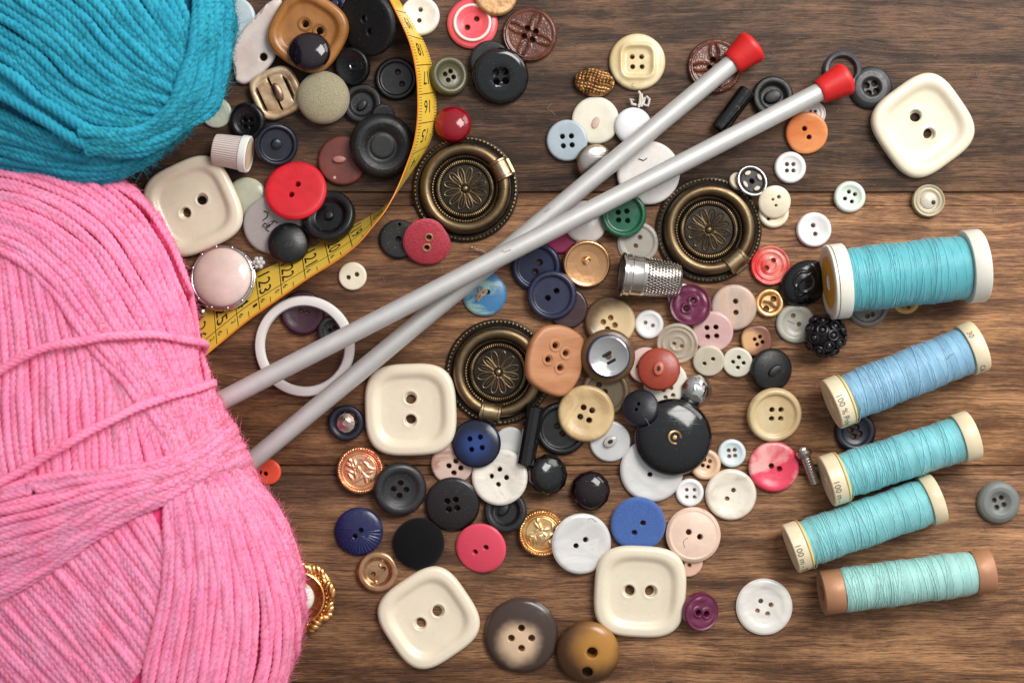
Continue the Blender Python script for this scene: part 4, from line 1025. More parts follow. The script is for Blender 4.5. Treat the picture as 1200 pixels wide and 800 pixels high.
button(715, 517, 24, 6, 'disc', mat('cloudy_white', (206, 206, 204), .22, trans=.15), 'cloudy white button with a clear moulded shank', 'shank_button', parts=P_stub(0, 0, 5, 6, 6, mat('clear_shank', (220, 214, 204), .15, trans=.4), ang=.5, bar=1.4))
button(687, 484.5, 33, 8, 'bowl', mat('beige_marble', (204, 176, 130), .3, c2=(168, 136, 90), c2s=2.2, dist=1.2), 'marbled beige four-hole button in the middle of the heap', holes=[(-3, -7, 3.5), (7, -3.5, 3.5), (-7, 4, 3.5), (3.5, 8, 3.5)])
button(764, 551, 37, 7, 'bowl', PEARLG, 'large grey-white pearly button under the giant black dome', holes=[(-2, 5, 3)])
button(790, 513, 45, 18, 'dome', BLACKG, 'giant glossy black dome button with a gold wire eye', 'dome_button', seg=110, rings=34, parts=P_tiltring(0, 0, 19.5, 8, 1.7, .5, GOLD))
button(752, 479, 21.5, 12, 'lens', mat('ink_black', (18, 19, 28), .4), 'blue-black domed button leaning on the giant black dome', 'dome_button', holes=h2(-1, -3, -3.5, 3.5, 1.7))
# --- lower middle
button(405, 495.5, 21, 10, 'cup', NAVYD, 'navy button with a crumpled silver foil centre', 'button', parts=P_cap(12.5, 4.5, [(1, 0), (.9, 2.2), (.6, 3), (.3, 4.4), (0, 3.6)], mat('crumpled_foil', (184, 160, 148), .2, 1., bump=1., bs=9), 'foil_centre', seg=11, sharp=12, sx=.95, sy=1.02))
def crest(seed):
    r = np.random.default_rng(seed); C = r.uniform(-14, 14, (26, 2)); A = r.uniform(0, PI, 26)
    def f(x, y, u, t):
        z = 0 * x
        for (cx, cy), a in zip(C, A):
            dx = (x - cx) * math.cos(a) + (y - cy) * math.sin(a); dy = -(x - cx) * math.sin(a) + (y - cy) * math.cos(a)
            z = np.maximum(z, np.exp(-(dx / 5.0) ** 2 - (dy / 1.5) ** 2))
        return 1.3 * z * (u < .68) + 1.2 * np.abs(np.sin(26 * t + 16 * u)) * (u > .84) * (u < .985)
    return f
CREST = [(0, .8), (.66, .76), (.7, .62), (.76, .6), (.8, .8), (.88, 1), (.95, .9), (1, .5)]
button(422, 551, 28, 11, CREST, mat('red_gold', (236, 184, 142), .3, .92, bump=.05, bs=20, c2=(222, 120, 96), c2s=1.2), 'reddish gold crest button with a rope edge, left of the dark grey button', 'crest_button', relief=crest(3), rings=40, seg=160)
button(635, 625, 28, 11, CREST, GOLD, 'yellow gold crest button with a rope edge beside the grey-white button', 'crest_button', relief=crest(8), rings=40, seg=160)
button(467.5, 573, 31, 10, 'dish', CHAR, 'charcoal four-hole button with a scuffed raised rim', holes=h4(7.4, 5, 3.1))
button(598, 519, 19, 5, 'disc', PEARLG, 'grey pearly button behind the white pearl four-hole button')
button(530, 543, 25, 6, 'disc', mat('pink_grey_shell', (202, 176, 160), .28, c2=(160, 116, 98), c2s=2.6, c2r=(.5, .62)), 'pinkish shell four-hole button under the cream square button', holes=h4(7.2, 10, 3.2, 3, 4))
button(593, 600, 25, 9, 'cup', BLACKR, 'dark grey cupped button under the white pearl four-hole button', 'shank_button', parts=P_stub(-2, -2, 4, 5, 6, BLACKR, ang=.9, bar=1.6, hole=False))
button(586, 559, 33, 6, 'bowl', mat_pearl('warm_pearl', (228, 220, 206), (206, 198, 184)), 'white pearl four-hole button beside the navy button', holes=h4(9, 5, 3.0, -1, 0))
button(530, 591, 32, 9, 'lens', mat('black_brown', (26, 19, 20), .24), 'very dark brown four-hole button below the pinkish shell button', holes=h4(7, 35, 3.2, 0, -1))
button(558.5, 520, 28.5, 10, 'lens', mat_two('navy_shade', (36, 62, 122), (18, 24, 44), 2, 26, 0, 2, .18), 'navy four-hole button with a bright blue heart', holes=h4(8.8, 35, 2.8))
button(641, 557.5, 24, 18, [(math.sin(t), .3 + .7 * math.cos(t)) for t in np.linspace(0, PI / 2, 6)], BLACKG, 'black faceted dome button below the black tube bead', 'dome_button', seg=11, rings=5, soft=0)
button(692.5, 576, 23.5, 18, [(math.sin(t), .3 + .7 * math.cos(t)) for t in np.linspace(0, PI / 2, 6)], mat('black_wine', (20, 6, 9), .06, rv=.02), 'wine black faceted dome button above the gold crest button', 'dome_button', seg=12, rings=5, soft=0)
button(420, 623, 28, 10, 'low', mat('navy_fluted', (27, 31, 76), .26), 'navy button with fluted rays, beside the black velvet button', holes=h2(3, -2, -4, 5, 2.6), relief=lambda x, y, u, t: -1.3 * u * np.abs(np.sin(18 * t)) ** .6 * (y < 2), seg=160)
button(490, 638, 30, 15, 'dome', mat_fibre('black_velvet', (10, 10, 12), (4, 4, 5), (90, 90, 90), .9, .6, .06), 'black velvet covered button', 'covered_button')
button(442, 670, 24, 8, 'cup', mat('aged_gold', (204, 160, 122), .25, .9, c2=(150, 100, 70), c2s=2), 'small gold-rimmed metal button with punched holes', 'button', holes=h2(-5, 3, 7, -3, 2.4),
       parts=P_all(P_cap(17.5, 3.6, [(1, 0), (.95, .6), (.92, .5)], mat('dark_tin', (92, 74, 66), .35, .8), 'inner_rim'), P_cap(2.3, 3.6, domep(1.6), GOLD, 'rivet', x=3, y=-7, seg=12), P_cap(2.3, 3.6, domep(1.6), GOLD, 'rivet', x=-2, y=12, seg=12)))
button(564, 642, 29.5, 6, 'lens', mat('rose_pink', (222, 74, 96), .22, var=.03), 'rose pink two-hole button below the dark brown button', holes=h2(-6.5, 4, 6.5, -2, 3.1))
button(681, 637, 35.5, 6, 'bowl', PEARLG, 'large grey-white two-hole button beside the gold crest button', holes=h2(5, -4.5, -6.5, 2.5, 3.2))
button(806, 658, 18, 5, 'disc', mat('pale_salmon', (214, 172, 152), .3), 'pale salmon button peeping out under the pale pink speckled button', holes=h2(2, 4, -6, 2, 2.4))
button(748, 614, 32, 7, 'flat', mat_fibre('blue_felt', (74, 106, 170), (58, 86, 146), (70, 70, 70), .7, .3, .3), 'flat blue felt two-hole button above the cream square button', holes=h2(5.5, -2, -4.5, 9.5, 3.4))
button(813, 627, 32, 8, 'lens', mat('pink_speckled', (222, 192, 172), .34, c2=(196, 146, 116), c2s=7, c2r=(.66, .74)), 'pale pink speckled two-hole button', holes=h2(-6, -3, 7, 2.5, 3.4), relief=lambda x, y, u, t: 1.0 * np.exp(-((u - .9) / .04) ** 2))
big_square(481, 480, 53.5, 2, h2(0, -13.5, 0, 12.5, 6.8), 'large cream square button right of the white ring, holes one above the other')
big_square(750.5, 693.5, 53.5, -3, h2(-13, -1, 12.5, -.5, 6.8), 'large cream square button under the blue felt button, holes side by side')
big_square(502, 724.5, 52.8, 34, h2(-10, 7, 11, -8, 6.8), 'large cream square button near the bottom edge, left of the brown four-hole button')
button(611, 745.5, 43.5, 13, 'lens', mat_two('brown_fade', (206, 176, 144), (62, 46, 38), 12, 32, 3, 8, .2), 'large brown four-hole button with a pale heart at the bottom edge', 'coat_button', holes=h4(11.8, 0, 4.0, 0, 2), seg=84)
button(689.5, 766, 37, 17, 'dome', mat_two('amber_fade', (172, 120, 52), (74, 50, 32), 12, 40, -12, -10, .22), 'amber brown dome button with two holes at the bottom edge', 'coat_button', holes=h2(5.5, -4, 0, 20, 6.5), seg=72)
button(820, 717, 22.5, 8, 'disc', MAROON, 'maroon moulded two-hole button right of the bottom cream square button', holes=h2(-5, 0, 5.5, 2, 3.2), lip=2.2, relief=owl(22), rings=30, seg=84)
button(896, 711, 33, 6, 'dish', PEARL, 'white pearl four-hole button at the lower right near the copper spool', holes=[(-4, -6.5, 2.8), (8, -2, 2.8), (-8, 5, 2.8), (4, 8.5, 2.8)])
button(413, 323.5, 16.5, 5, 'flat', mat('cream_small', (224, 214, 192), .34), 'small cream two-hole button between the tape and the needles', holes=h2(5, -2, -5, 1.6, 2.7))
# ------------------------------------------------------------------ thimbles, cabochon, ring, beads, clip, needles
def along(ax, ay, bx, by, za, zb):
    a = Vector((*lift_xy(ax, ay, za), za)); b = Vector((*lift_xy(bx, by, zb), zb)); d = (b - a); ln = d.length; d.normalize()
    M = Matrix.Translation(a * U) @ d.to_track_quat('Z', 'Y').to_matrix().to_4x4(); return M, ln, a, b
def stamp_line(a, b, ra, rb):
    for t in np.linspace(0, 1, int((b - a).length / 1.5)):
        c = a + (b - a) * t; r = ra + (rb - ra) * t; d = Vector((-(b - a).y, (b - a).x, 0)).normalized()
        for o in np.linspace(-1, 1, 25):
            p = c + d * o * r; i = int(round((p.x - X0) / CELL)); j = int(round((p.y - Y0) / CELL))
            if 0 <= i < NX and 0 <= j < NY: HM[j, i] = max(HM[j, i], c.z + r * math.sqrt(max(0, 1 - o * o)))
# metal thimble
M, ln, a, b = along(728, 321, 797, 329, 25.5, 19)
root = empty('thimble', 'silver metal thimble with a dimpled tip lying on its side', 'thimble', None, M)
mb = MB(); mb.lathe([(22.6, 6), (22.8, .6), (24.2, -.4), (25.6, .6), (25.7, 2.2), (24.2, 3.4), (24.0, 6), (24.6, 8), (24.6, 9.5), (23.6, 11), (23.3, 22), (23.8, 23.5), (23.4, 25), (22.8, 26.5),
                     (22.2, 34), (20.6, 55), (19.2, 64), (17.4, 68), (13, 70), (0, 71), (0, 68), (12, 67), (17, 63), (20, 40), (22, 20), (22.6, 6)], 72)
kT = NT('dimpled_nickel'); kT.b.inputs['Metallic'].default_value = 1; kT.b.inputs['Base Color'].default_value = srgb(200, 192, 184); kT.b.inputs['Roughness'].default_value = .2
tv = kT.coords(rand=False); sp = kT.new('ShaderNodeSeparateXYZ'); kT.link(tv, sp.inputs[0]); at = kT.math('ARCTAN2', sp.outputs[1], sp.outputs[0])
cx = kT.new('ShaderNodeCombineXYZ'); kT.link(kT.math('MULTIPLY', at, 38 / (2 * PI)), cx.inputs[0]); kT.link(kT.math('MULTIPLY', sp.outputs[2], 26.), cx.inputs[1])
rw = kT.math('MULTIPLY', kT.math('MODULO', kT.math('FLOOR', kT.math('MULTIPLY', sp.outputs[2], 26.)), 2.), .5)
fx = kT.math('SUBTRACT', kT.math('FRACT', kT.math('ADD', kT.math('MULTIPLY', at, 38 / (2 * PI)), kT.math('ADD', rw, 100.))), .5); fy = kT.math('SUBTRACT', kT.math('FRACT', kT.math('MULTIPLY', sp.outputs[2], 26.)), .5)
dd_ = kT.math('SQRT', kT.math('ADD', kT.math('MULTIPLY', fx, fx), kT.math('MULTIPLY', fy, fy)))
pit = kT.math('MULTIPLY', kT.ramp(dd_, [(.18, 1.), (.46, 0.)]), kT.math('GREATER_THAN', sp.outputs[2], .275))
kT.link(kT.bump(pit, 1., -.02), kT.b.inputs['Normal']); kT.link(kT.mix(srgb(206, 198, 190), srgb(96, 84, 76), kT.math('MULTIPLY', pit, .8)), kT.b.inputs['Base Color'])  # pits also darkened in colour, painting in their dark reflections
mb.build('shell', kT.m, root, sharp=30)
# white ribbed cap, lying on its side
M, ln, a, b = along(252, 175, 291, 181, 19, 21)
root = empty('thimble', 'small white ribbed thimble with pink grooves lying on its side', 'thimble', None, M)
kR = NT('ribbed_white'); vec = kR.coords((1, 1, 1), False)
sp = kR.new('ShaderNodeSeparateXYZ'); kR.link(vec, sp.inputs[0]); at = kR.math('ARCTAN2', sp.outputs[1], sp.outputs[0])
sn = kR.math('SINE', kR.math('MULTIPLY', at, 44)); kR.link(kR.mix(srgb(226, 220, 212), srgb(190, 140, 128), kR.ramp(kR.math('ADD', sn, kR.math('MULTIPLY', kR.noise(vec, 8, 3), .9)), [(.72, 0.), (1., .8)])), kR.b.inputs['Base Color'])
kR.b.inputs['Roughness'].default_value = .45; kR.link(kR.bump(sn, .35, .01), kR.b.inputs['Normal'])
mb = MB(); mb.lathe([(0, -1), (15, -1), (17.6, .5), (18.2, 3), (19.6, 30), (20, 31)], 88); mb.build('ribbed_body', kR.m, root)
mb = MB(); mb.lathe([(20, 31), (21.2, 32), (21.6, 35), (21.4, 40), (20.2, 41), (17.5, 40.4), (14, 39), (8, 38.4), (0, 38.6)], 64); mb.build('rim', WHITE, root)
mb = MB(); mb.lathe([(17, 40.6), (13, 40.2), (0, 40)], 40); mb.build('worn_face', mat('worn_cream', (214, 190, 160), .6, c2=(190, 150, 116), c2s=4, bump=.4, bs=14), root)
# cabochon in a silver bezel
cabm = mat('rose_quartz', (236, 214, 204), .16, c2=(222, 194, 182), c2s=1.3, trans=.12, sss=.25, coat=.3, rv=.04)
def cab(root):
    q = MB(); q.torus(36, 2.4, 80, 10, 9); q.torus(37.5, 1.5, 80, 8, 5)
    for i in range(12):
        a_ = 2 * PI * (i + .4) / 12; q.ball((36.6 * math.cos(a_), 36.6 * math.sin(a_), 10), 2.3, 10, 6, .8)
    q.build('bezel', SILVER, root)
    P_cap(34.8, 9, domep(12), cabm, 'stone')(root)
    q = MB()
    for i in range(6):
        a_ = 2 * PI * i / 6; q.ball((43 + 5 * math.cos(a_), 17 + 5 * math.sin(a_), 9), 3.0, 10, 6, .8)
    q.ball((43, 17, 10.5), 3.4, 10, 6); q.build('crystal_flower', mat('crystal', (226, 222, 218), .08, trans=.4, spec=.8), root)
    q = MB(); q.ball((-23, -40, 8), 5, 16, 10); q.build('bead', SILVER, root)
button(261, 326, 37.5, 9, 'flat', SILVER, 'oval pinkish white stone brooch in a silver bezel, beside the pink wool', 'brooch', 'brooch', parts=cab, group=None, rho=lambda t: 37.5 * (1 - .03 * np.cos(2 * t + .6)))
# black tube beads
for (x1, y1, x2, y2, lab, rr_, lz) in ((842, 152, 876, 106, 'black tube bead between the two needle caps', 10, 10), (615.5, 545, 627.5, 476, 'black tube bead beside the brass clamp in the middle heap', 10.5, 17)):
    M, ln, a, b = along(x1, y1, x2, y2, lz, lz)
    mb = MB(); mb.lathe([(3.6, 2), (3.6, .2), (rr_ - 1.4, 0), (rr_, 1.4), (rr_, ln - 1.4), (rr_ - 1.4, ln), (3.6, ln - .2), (3.6, ln - 2)], 12 if lz > 12 else 20)
    mb.lathe([(0, 2), (3.6, 2)], 12); mb.lathe([(0, ln - 2), (3.6, ln - 2)], 12)
    o = mb.build('tube_bead', BLACKG, None, lab, 'bead', 'black tube beads', sharp=25); o.matrix_world = M; stamp_line(a, b, rr_, rr_)
# white ring
x, y = lift_xy(357, 405.5, 12)
zz, bb, cc = rest(x, y, 58, 48)
mb = MB(); mb.lathe([(47.2, 2), (47, 5.2), (48.6, 7.6), (53, 8.6), (57.4, 7.6), (59, 5.2), (58.8, 2), (57, .4), (53, 0), (49, .4), (47.2, 2)], 96)
o = mb.build('curtain_ring', mat('milky_plastic', (222, 220, 214), .28, var=.02, bump=.02, bs=10), None, 'large milky white plastic ring under the needles', 'ring'); o.matrix_world = pose(x, y, zz, bb, cc)
stamp(x, y, lambda dx, dy: (np.hypot(dx, dy) < 59) & (np.hypot(dx, dy) > 47), lambda dx, dy: zz + bb * dx + cc * dy + 8.8)
# gold clip with a pearl, half under the pink wool
def clip(root):
    q = MB(); r = random.Random(5)
    for i in range(46):
        a_ = 2 * PI * i / 46; R_ = 37 + 2.4 * math.sin(9 * a_); T = Matrix.Translation((R_ * math.cos(a_), R_ * math.sin(a_), 9 + 2 * math.sin(5 * a_))) @ Matrix.Rotation(a_ + r.uniform(.5, 1.6), 4, 'Z') @ Matrix.Diagonal((1.3, .8, .6, 1))
        q.ball((0, 0, 0), r.uniform(4.2, 6), 10, 6, .9, 0, T)
    q.torus(29, 2.2, 64, 8, 10)
    for i in range(40):
        a_ = 2 * PI * i / 40; q.ball((32.6 * math.cos(a_), 32.6 * math.sin(a_), 11), 1.7, 7, 5)
    q.lathe([(0, 0), (38, 0), (41, 4), (36, 9), (27, 8), (0, 6)], 60)
    q.build('filigree', mat('filigree_gold', (236, 182, 116), .26, .95, bump=.15, bs=12, c2=(206, 132, 72), c2s=4), root)
    P_cap(18, 8, domep(11), mat_pearl('clip_pearl', (228, 222, 212), (206, 198, 190)), 'pearl')(root)
rc = empty('earring', 'gold filigree clip with a pearl half hidden by the pink wool', 'earring', None, pose(*lift_xy(350, 700, 10), 0, 0, 0)); clip(rc)
# metal clasp beside the third spool
M, ln, a, b = along(941, 528, 955, 566, 11, 7)
root = empty('clasp', 'small ridged metal clasp against the end of the third spool', 'clasp', None, M)
mb = MB(); mb.lathe([(0, -2), (8, -1), (10, 2), (9, 6), (5.5, 8), (5.4, ln), (0, ln)], 20)
for i in range(8): mb.torus(5.6, .8, 20, 6, 10 + i * 3.2)
mb.build('barrel', STEEL, root)
mb = MB(); mb.ball((0, 0, 0), 5.6, 7, 4, .8); mb.build('stone', mat('pale_stone', (196, 178, 170), .1, .4), root, smooth=False)
# loose pin
mb = MB(); mb.tube([(-11, 4, 0), (0, 0, 1), (9, -5, 2), (18, -9, 2)], .75, 6); mb.ball((-11, 4, 0), 1.5, 8, 5)
o = mb.build('pin', SILVER, None, 'small silver pin beside the needles below the first brass pull', 'pin'); o.matrix_world = Matrix.Translation(pos(564, 294, 2) + Vector((0, 0, .02)))
# knitting needles
ALU = mat('matt_aluminium', (196, 194, 191), .46, .4, var=.04, bump=.02, bs=30, rv=.08)
REDCAP = mat('red_cap', (204, 28, 28), .42, var=.04, bump=.04, sss=.05)
def needle(kx, ky, wx, wy, label, capR, capL, zmin):
    """lies on whatever carries it between the cap and the wool"""
    need = []
    for t in np.linspace(0, 1, 200):
        px, py = kx + (wx - kx) * t, ky + (wy - ky) * t; best = 0
        for o in np.linspace(-1, 1, 9):
            dxn, dyn = -(wy - ky), (wx - kx); l = math.hypot(dxn, dyn)
            x, y = lift_xy(px + dxn / l * o * 12, py + dyn / l * o * 12, 30)
            h = HM[int(round((y - Y0) / CELL)), int(round((x - X0) / CELL))]
            best = max(best, h + 12.2 * math.sqrt(max(0, 1 - o * o)) if h > 0 else 12)
        need.append((t, best))
    need.append((-.04, capR + .5)); need.append((1.0, zmin))
    zs = None
    for z0 in np.arange(12, 120, 1.0):
        z1 = max((h - z0 * (1 - t)) / t for t, h in need if t > .02)
        if z0 * 1.0 >= max((h - z1 * t) / (1 - t) for t, h in need if t < .02) and (zs is None or z0 + z1 < sum(zs)): zs = (z0, z1)
    z0, z1 = zs; print('needle', zs)
    ex, ey = wx + (wx - kx) * .28, wy + (wy - ky) * .28; z2 = z1 + (z1 - z0) * .28
    M, ln, a, b = along(kx, ky, ex, ey, z0, z2)
    root = empty('knitting_needle', label, 'knitting needle', 'aluminium knitting needles with red caps', M)
    mb = MB(); mb.lathe([(0, -4), (10.9, -4), (10.9, ln - 60), (3, ln - 2), (0, ln)], 40); mb.build('shaft', ALU, root)
    mb = MB(); c = capR
    mb.lathe([(10.7, 3.5), (c * .66, 3.5), (c * .71, 2), (c * .75, -2), (c * .89, -capL * .55), (c * .98, -capL + 6), (c, -capL + 3.6), (c * .98, -capL + 1.6), (c * .9, -capL - .6), (c * .72, -capL - 2.4), (c * .4, -capL - 3.4), (0, -capL - 3.8)], 48)
    mb.build('cap', REDCAP, root, sharp=50)
    stamp_line(a, b, 11.8, 11.8)
needle(860, 72.5, 295, 540, 'silver grey knitting needle with a red cap, passing beneath the other needle', 20.4, 29, 40)
needle(963, 106.5, 262, 468, 'silver grey knitting needle with a red cap, lying on top of the other needle', 19.6, 32.5, 40)
# spools last: they lie over the edges of a few buttons
TURQ = mat_thread('turquoise_thread', (104, 190, 200)); SKY = mat_thread('sky_blue_thread', (148, 194, 220)); AQUA = mat_thread('aqua_thread', (134, 206, 212)); AQUA2 = mat_thread('pale_aqua_thread', (142, 210, 214)); MINT = mat_thread('mint_thread', (170, 218, 210))
spool('fat turquoise spool with a yellow label end and clear white flanges', (970, 331), (1150, 311), 43, 42, 20, 19, 36.5, TURQ, FLANGEW, 'label', seed=1, lift=0)
spool('sky blue thread spool lettered 100 % on its ivory end', (974, 474), (1147, 404.5), 30, 30.5, 17, 17, 27, SKY, IVORY, 'notch',
      [('100 % Poly', 6, .35, 10, 30), ('CA', 172, .9, 9, 30.5), ('30', 172, -.62, 9, 30.5)], lift=4, seed=2)
spool('aqua thread spool lettered 100 m lying right above the lettered paler one', (968, 564), (1140, 509), 30, 29, 17, 18, 25.5, AQUA, IVORY, 'notch', [('100 m -', 5.5, .45, 10, 30)], seed=3)
spool('pale aqua thread spool lettered 100 m lying between aqua and mint spools', (926, 643), (1099, 582.5), 29, 29, 16, 15, 26.5, AQUA2, IVORY, 'notch', [('100 m - T', 5.5, .42, 10, 29)], seed=4)
spool('mint green thread spool on a copper brown tube, lowest of the spools', (963, 694.5), (1161, 668), 25.5, 25.5, 23, 21, 25.2, MINT, COPPER, 'plain', seed=5, hollow=True)
# ------------------------------------------------------------------ the two balls of wool
def mat_yarn(name, c, c2, sss):
    k = NT(name); b = k.b; vec = k.coords(rand=False)
    n = k.noise(vec, 55, 4, .7); n2 = k.noise(vec, 3, 3)
    col = k.ramp(k.math('ADD', k.math('MULTIPLY', n, .7), k.math('MULTIPLY', n2, .3)), [(.32, srgb(*c2)), (.6, srgb(*c))])
    k.link(col, b.inputs['Base Color']); b.inputs['Roughness'].default_value = .9; b.inputs['Specular IOR Level'].default_value = .15
    b.inputs['Sheen Weight'].default_value = .3; b.inputs['Sheen Roughness'].default_value = .5; b.inputs['Sheen Tint'].default_value = srgb(*c)
    b.inputs['Subsurface Weight'].default_value = .45; b.inputs['Subsurface Radius'].default_value = sss; b.inputs['Subsurface Scale'].default_value = 1.
    k.link(k.bump(k.noise(vec, 90, 3, .7), .3, .012), b.inputs['Normal'])
    return k.m
def mat_fuzz(name, c):
    k = NT(name); k.n.remove(k.b)
    d = k.new('ShaderNodeBsdfDiffuse'); t = k.new('ShaderNodeBsdfTranslucent'); m = k.new('ShaderNodeMixShader'); m.inputs[0].default_value = .5
    for x in (d, t): x.inputs['Color'].default_value = srgb(*c)
    k.link(d.outputs[0], m.inputs[1]); k.link(t.outputs[0], m.inputs[2]); k.link(m.outputs[0], k.out.inputs[0]); return k.m
class Wool:
    """a wound ball: outline in plan, belly height, and strands laid over it in bundles"""
    def __init__(s, c, outline, zc, hu, hl, seed):
        s.c = np.array(c, float); s.zc, s.hu, s.hl = zc, hu, hl; s.r = np.random.default_rng(seed)
        d = np.array(outline, float) - s.c; an = np.arctan2(d[:, 1], d[:, 0]); rr = np.hypot(d[:, 0], d[:, 1]); o = np.argsort(an)
        an, rr = an[o], rr[o]; A = np.linspace(-PI, PI, 361)
        R = np.interp(A, np.concatenate([an - 2 * PI, an, an + 2 * PI]), np.concatenate([rr] * 3))
        ker = np.exp(-.5 * (np.arange(-9, 10) / 3.5) ** 2); ker /= ker.sum()
        s.A, s.R = A, np.convolve(np.pad(R[:-1], 9, 'wrap'), ker, 'valid'); s.R = np.append(s.R, s.R[0])
        s.bulk = Bulk(); s.fuzz_at = []; s.rad = 4.4
    def surf(s, P, lift=0.0):
        """points in plan to points on the ball (table units) and their outward normals; past the edge they turn under"""
        d = P - s.c; rad = np.hypot(d[:, 0], d[:, 1]); an = np.arctan2(d[:, 1], d[:, 0]); R = np.interp(an, s.A, s.R)
        q = rad / R; up = q <= 1; qq = np.clip(np.where(up, q, 2 - q), 0.02, 1)
        h = np.where(up, s.hu, s.hl); cz = np.sqrt(np.maximum(1 - qq ** 2.0, 0))
        z = s.zc + np.where(up, 1, -1) * h * cz
        dirx, diry = d[:, 0] / np.maximum(rad, 1e-6), d[:, 1] / np.maximum(rad, 1e-6)
        nr = qq / R; nz = np.where(up, 1, -1) * cz / h
        L = np.sqrt(nr ** 2 + nz ** 2); nr, nz = nr / L, nz / L
        r = qq * R + lift * nr - 5.0 * nr; z = z + lift * nz - 5.0 * nz
        z = np.maximum(z, 5.0)
        x, y = s.c[0] + dirx * r, s.c[1] + diry * r; k = (CAMH - z) / CAMH
        V = np.stack([(x - 600) * k, (400 - y) * k, z], 1); N = np.stack([dirx * nr, -diry * nr, nz], 1)
        return V, N
    def strand(s, P, lift, rad=5.6, twist=.23, dest=None, wob=1.0):
        P = np.array(P, float); seg = np.concatenate([[0], np.cumsum(np.hypot(*np.diff(P, axis=0).T))])
        n = int(seg[-1] / 1.5) + 4; t = np.linspace(0, seg[-1], n)
        P = np.stack([np.interp(t, seg, P[:, 0]), np.interp(t, seg, P[:, 1])], 1)
        ph = s.r.uniform(0, 6, 4); w_ = .55 * wob * (np.sin(t * .045 + ph[0]) + .6 * np.sin(t * .11 + ph[1]))
        T = np.gradient(P, axis=0); T /= np.maximum(np.linalg.norm(T, axis=1, keepdims=True), 1e-6)
        P = P + np.stack([-T[:, 1], T[:, 0]], 1) * w_[:, None]
        lf = lift + 1.2 * np.sin(t * .06 + ph[2])
        V, N = s.surf(P, lf)
        rr = rad * (1 + .06 * np.sin(t * .09 + ph[3]))
        (dest or s.bulk).add(*np_tube(V, N, rr, 16, 4, twist * s.r.uniform(.95, 1.05), .16, .82))
        s.fuzz_at.append((V[::4], N[::4], rad))
    def bundle(s, A, B, n, lift, rad=None, jit=1.0, bias=1.0, wob=1.0, dest=None, liftvar=1.2):
        a = catmull(A, 16); b = catmull(B, 16); rad = rad or s.rad; n = int(round(n * 5.6 / rad))
        def res(p, m=120):
            sg = np.concatenate([[0], np.cumsum(np.hypot(*np.diff(p, axis=0).T))]); t = np.linspace(0, sg[-1], m)
            return np.stack([np.interp(t, sg, p[:, 0]), np.interp(t, sg, p[:, 1])], 1)
        a, b = res(a), res(b)
        for i in range(n):
            t = ((i + s.r.uniform(-.24, .24) * jit) / max(1, n - 1)); t = min(1, max(0, t)) ** bias
            s.strand(a + (b - a) * t, lift + s.r.uniform(-liftvar, liftvar), rad, wob=wob, dest=dest)
    def finish(s, root, m, fm, nfuzz, core_m):
        n1, n2 = 72, 28
        vs = []; fs = []
        an = np.linspace(-PI, PI, n1, endpoint=False)
        for j in range(n2 + 1):
            q = 2.0 * j / n2; q = min(max(q, .02), 1.98)
            R = np.interp(an, s.A, s.R) * q
            V, N = s.surf(np.stack([s.c[0] + R * np.cos(an), s.c[1] + R * np.sin(an)], 1), -.5); vs += [tuple(v) for v in V]
        for j in range(n2):
            for i in range(n1):
                k = (i + 1) % n1; fs.append((j * n1 + i, j * n1 + k, (j + 1) * n1 + k, (j + 1) * n1 + i))
        fs.append(tuple(range(n1))); fs.append(tuple(range(n2 * n1, n2 * n1 + n1)))
        MB().add(vs, fs).build('core', core_m, root)
        s.bulk.build('wound_strands', m, root)
        V = np.concatenate([f[0] for f in s.fuzz_at]); N = np.concatenate([f[1] for f in s.fuzz_at])
        r = s.r; wgt = .12 + (1 - np.abs(N[:, 2])) ** 1.6 * (V[:, 2] > 25); idx = r.choice(len(V), nfuzz, p=wgt / wgt.sum()); bk = Bulk()
        for i in idx:
            nn = N[i]; side = r.normal(size=3); side -= nn * side.dot(nn); side /= np.linalg.norm(side) + 1e-9
            a = r.uniform(0, 2 * PI); Ln = r.uniform(3, 9) * (1.5 if r.random() < .08 else 1)
            st = V[i] + nn * 3.6 + side * r.uniform(-4.5, 4.5)
            t = np.linspace(0, 1, 6)[:, None]; cur = r.normal(size=3) * .35
            P = st + side * Ln * t + nn * (Ln * r.uniform(.05, .5) * np.sin(t * PI * .6)) + cur * Ln * t * t
            P[:, 2] = np.maximum(P[:, 2], 1.0)
            bk.add(*np_tube(P, np.tile(nn + .01, (6, 1)), np.linspace(.24, .1, 6), 3))
        bk.build('fuzz', fm, root)

# --- pink skein
pink_out = [(0, 172), (60, 176), (104, 190), (132, 205), (158, 224), (183, 257), (206, 296), (217, 334), (227, 372), (231, 397), (237, 440), (250, 470), (268, 502), (284, 536), (306, 575), (322, 592), (340, 628), (350, 662), (355, 713), (350, 757), (334, 802),
            (300, 880), (220, 950), (100, 985), (-40, 970), (-180, 900), (-270, 780), (-300, 620), (-290, 470), (-240, 330), (-150, 230), (-70, 185)]
PW = Wool((40, 575), pink_out, 118, 112, 114, 11)
PINK = mat_yarn('pink_wool', (251, 154, 187), (247, 110, 155), (.09, .035, .05)); PINKC = mat('pink_core', (228, 60, 122), .9); PINKF = mat_fuzz('pink_fibre', (252, 158, 186))
BLUE = mat_yarn('blue_wool', (56, 166, 190), (32, 136, 163), (.02, .04, .06)); BLUEC = mat('blue_core', (8, 84, 116), .9); BLUEF = mat_fuzz('blue_fibre', (70, 174, 190))
# lower left slant
PW.bundle([(150, 560), (172, 598), (200, 645), (225, 690)], [(-150, 600), (-90, 700), (0, 800), (90, 900)], 34, 0, bias=.95)
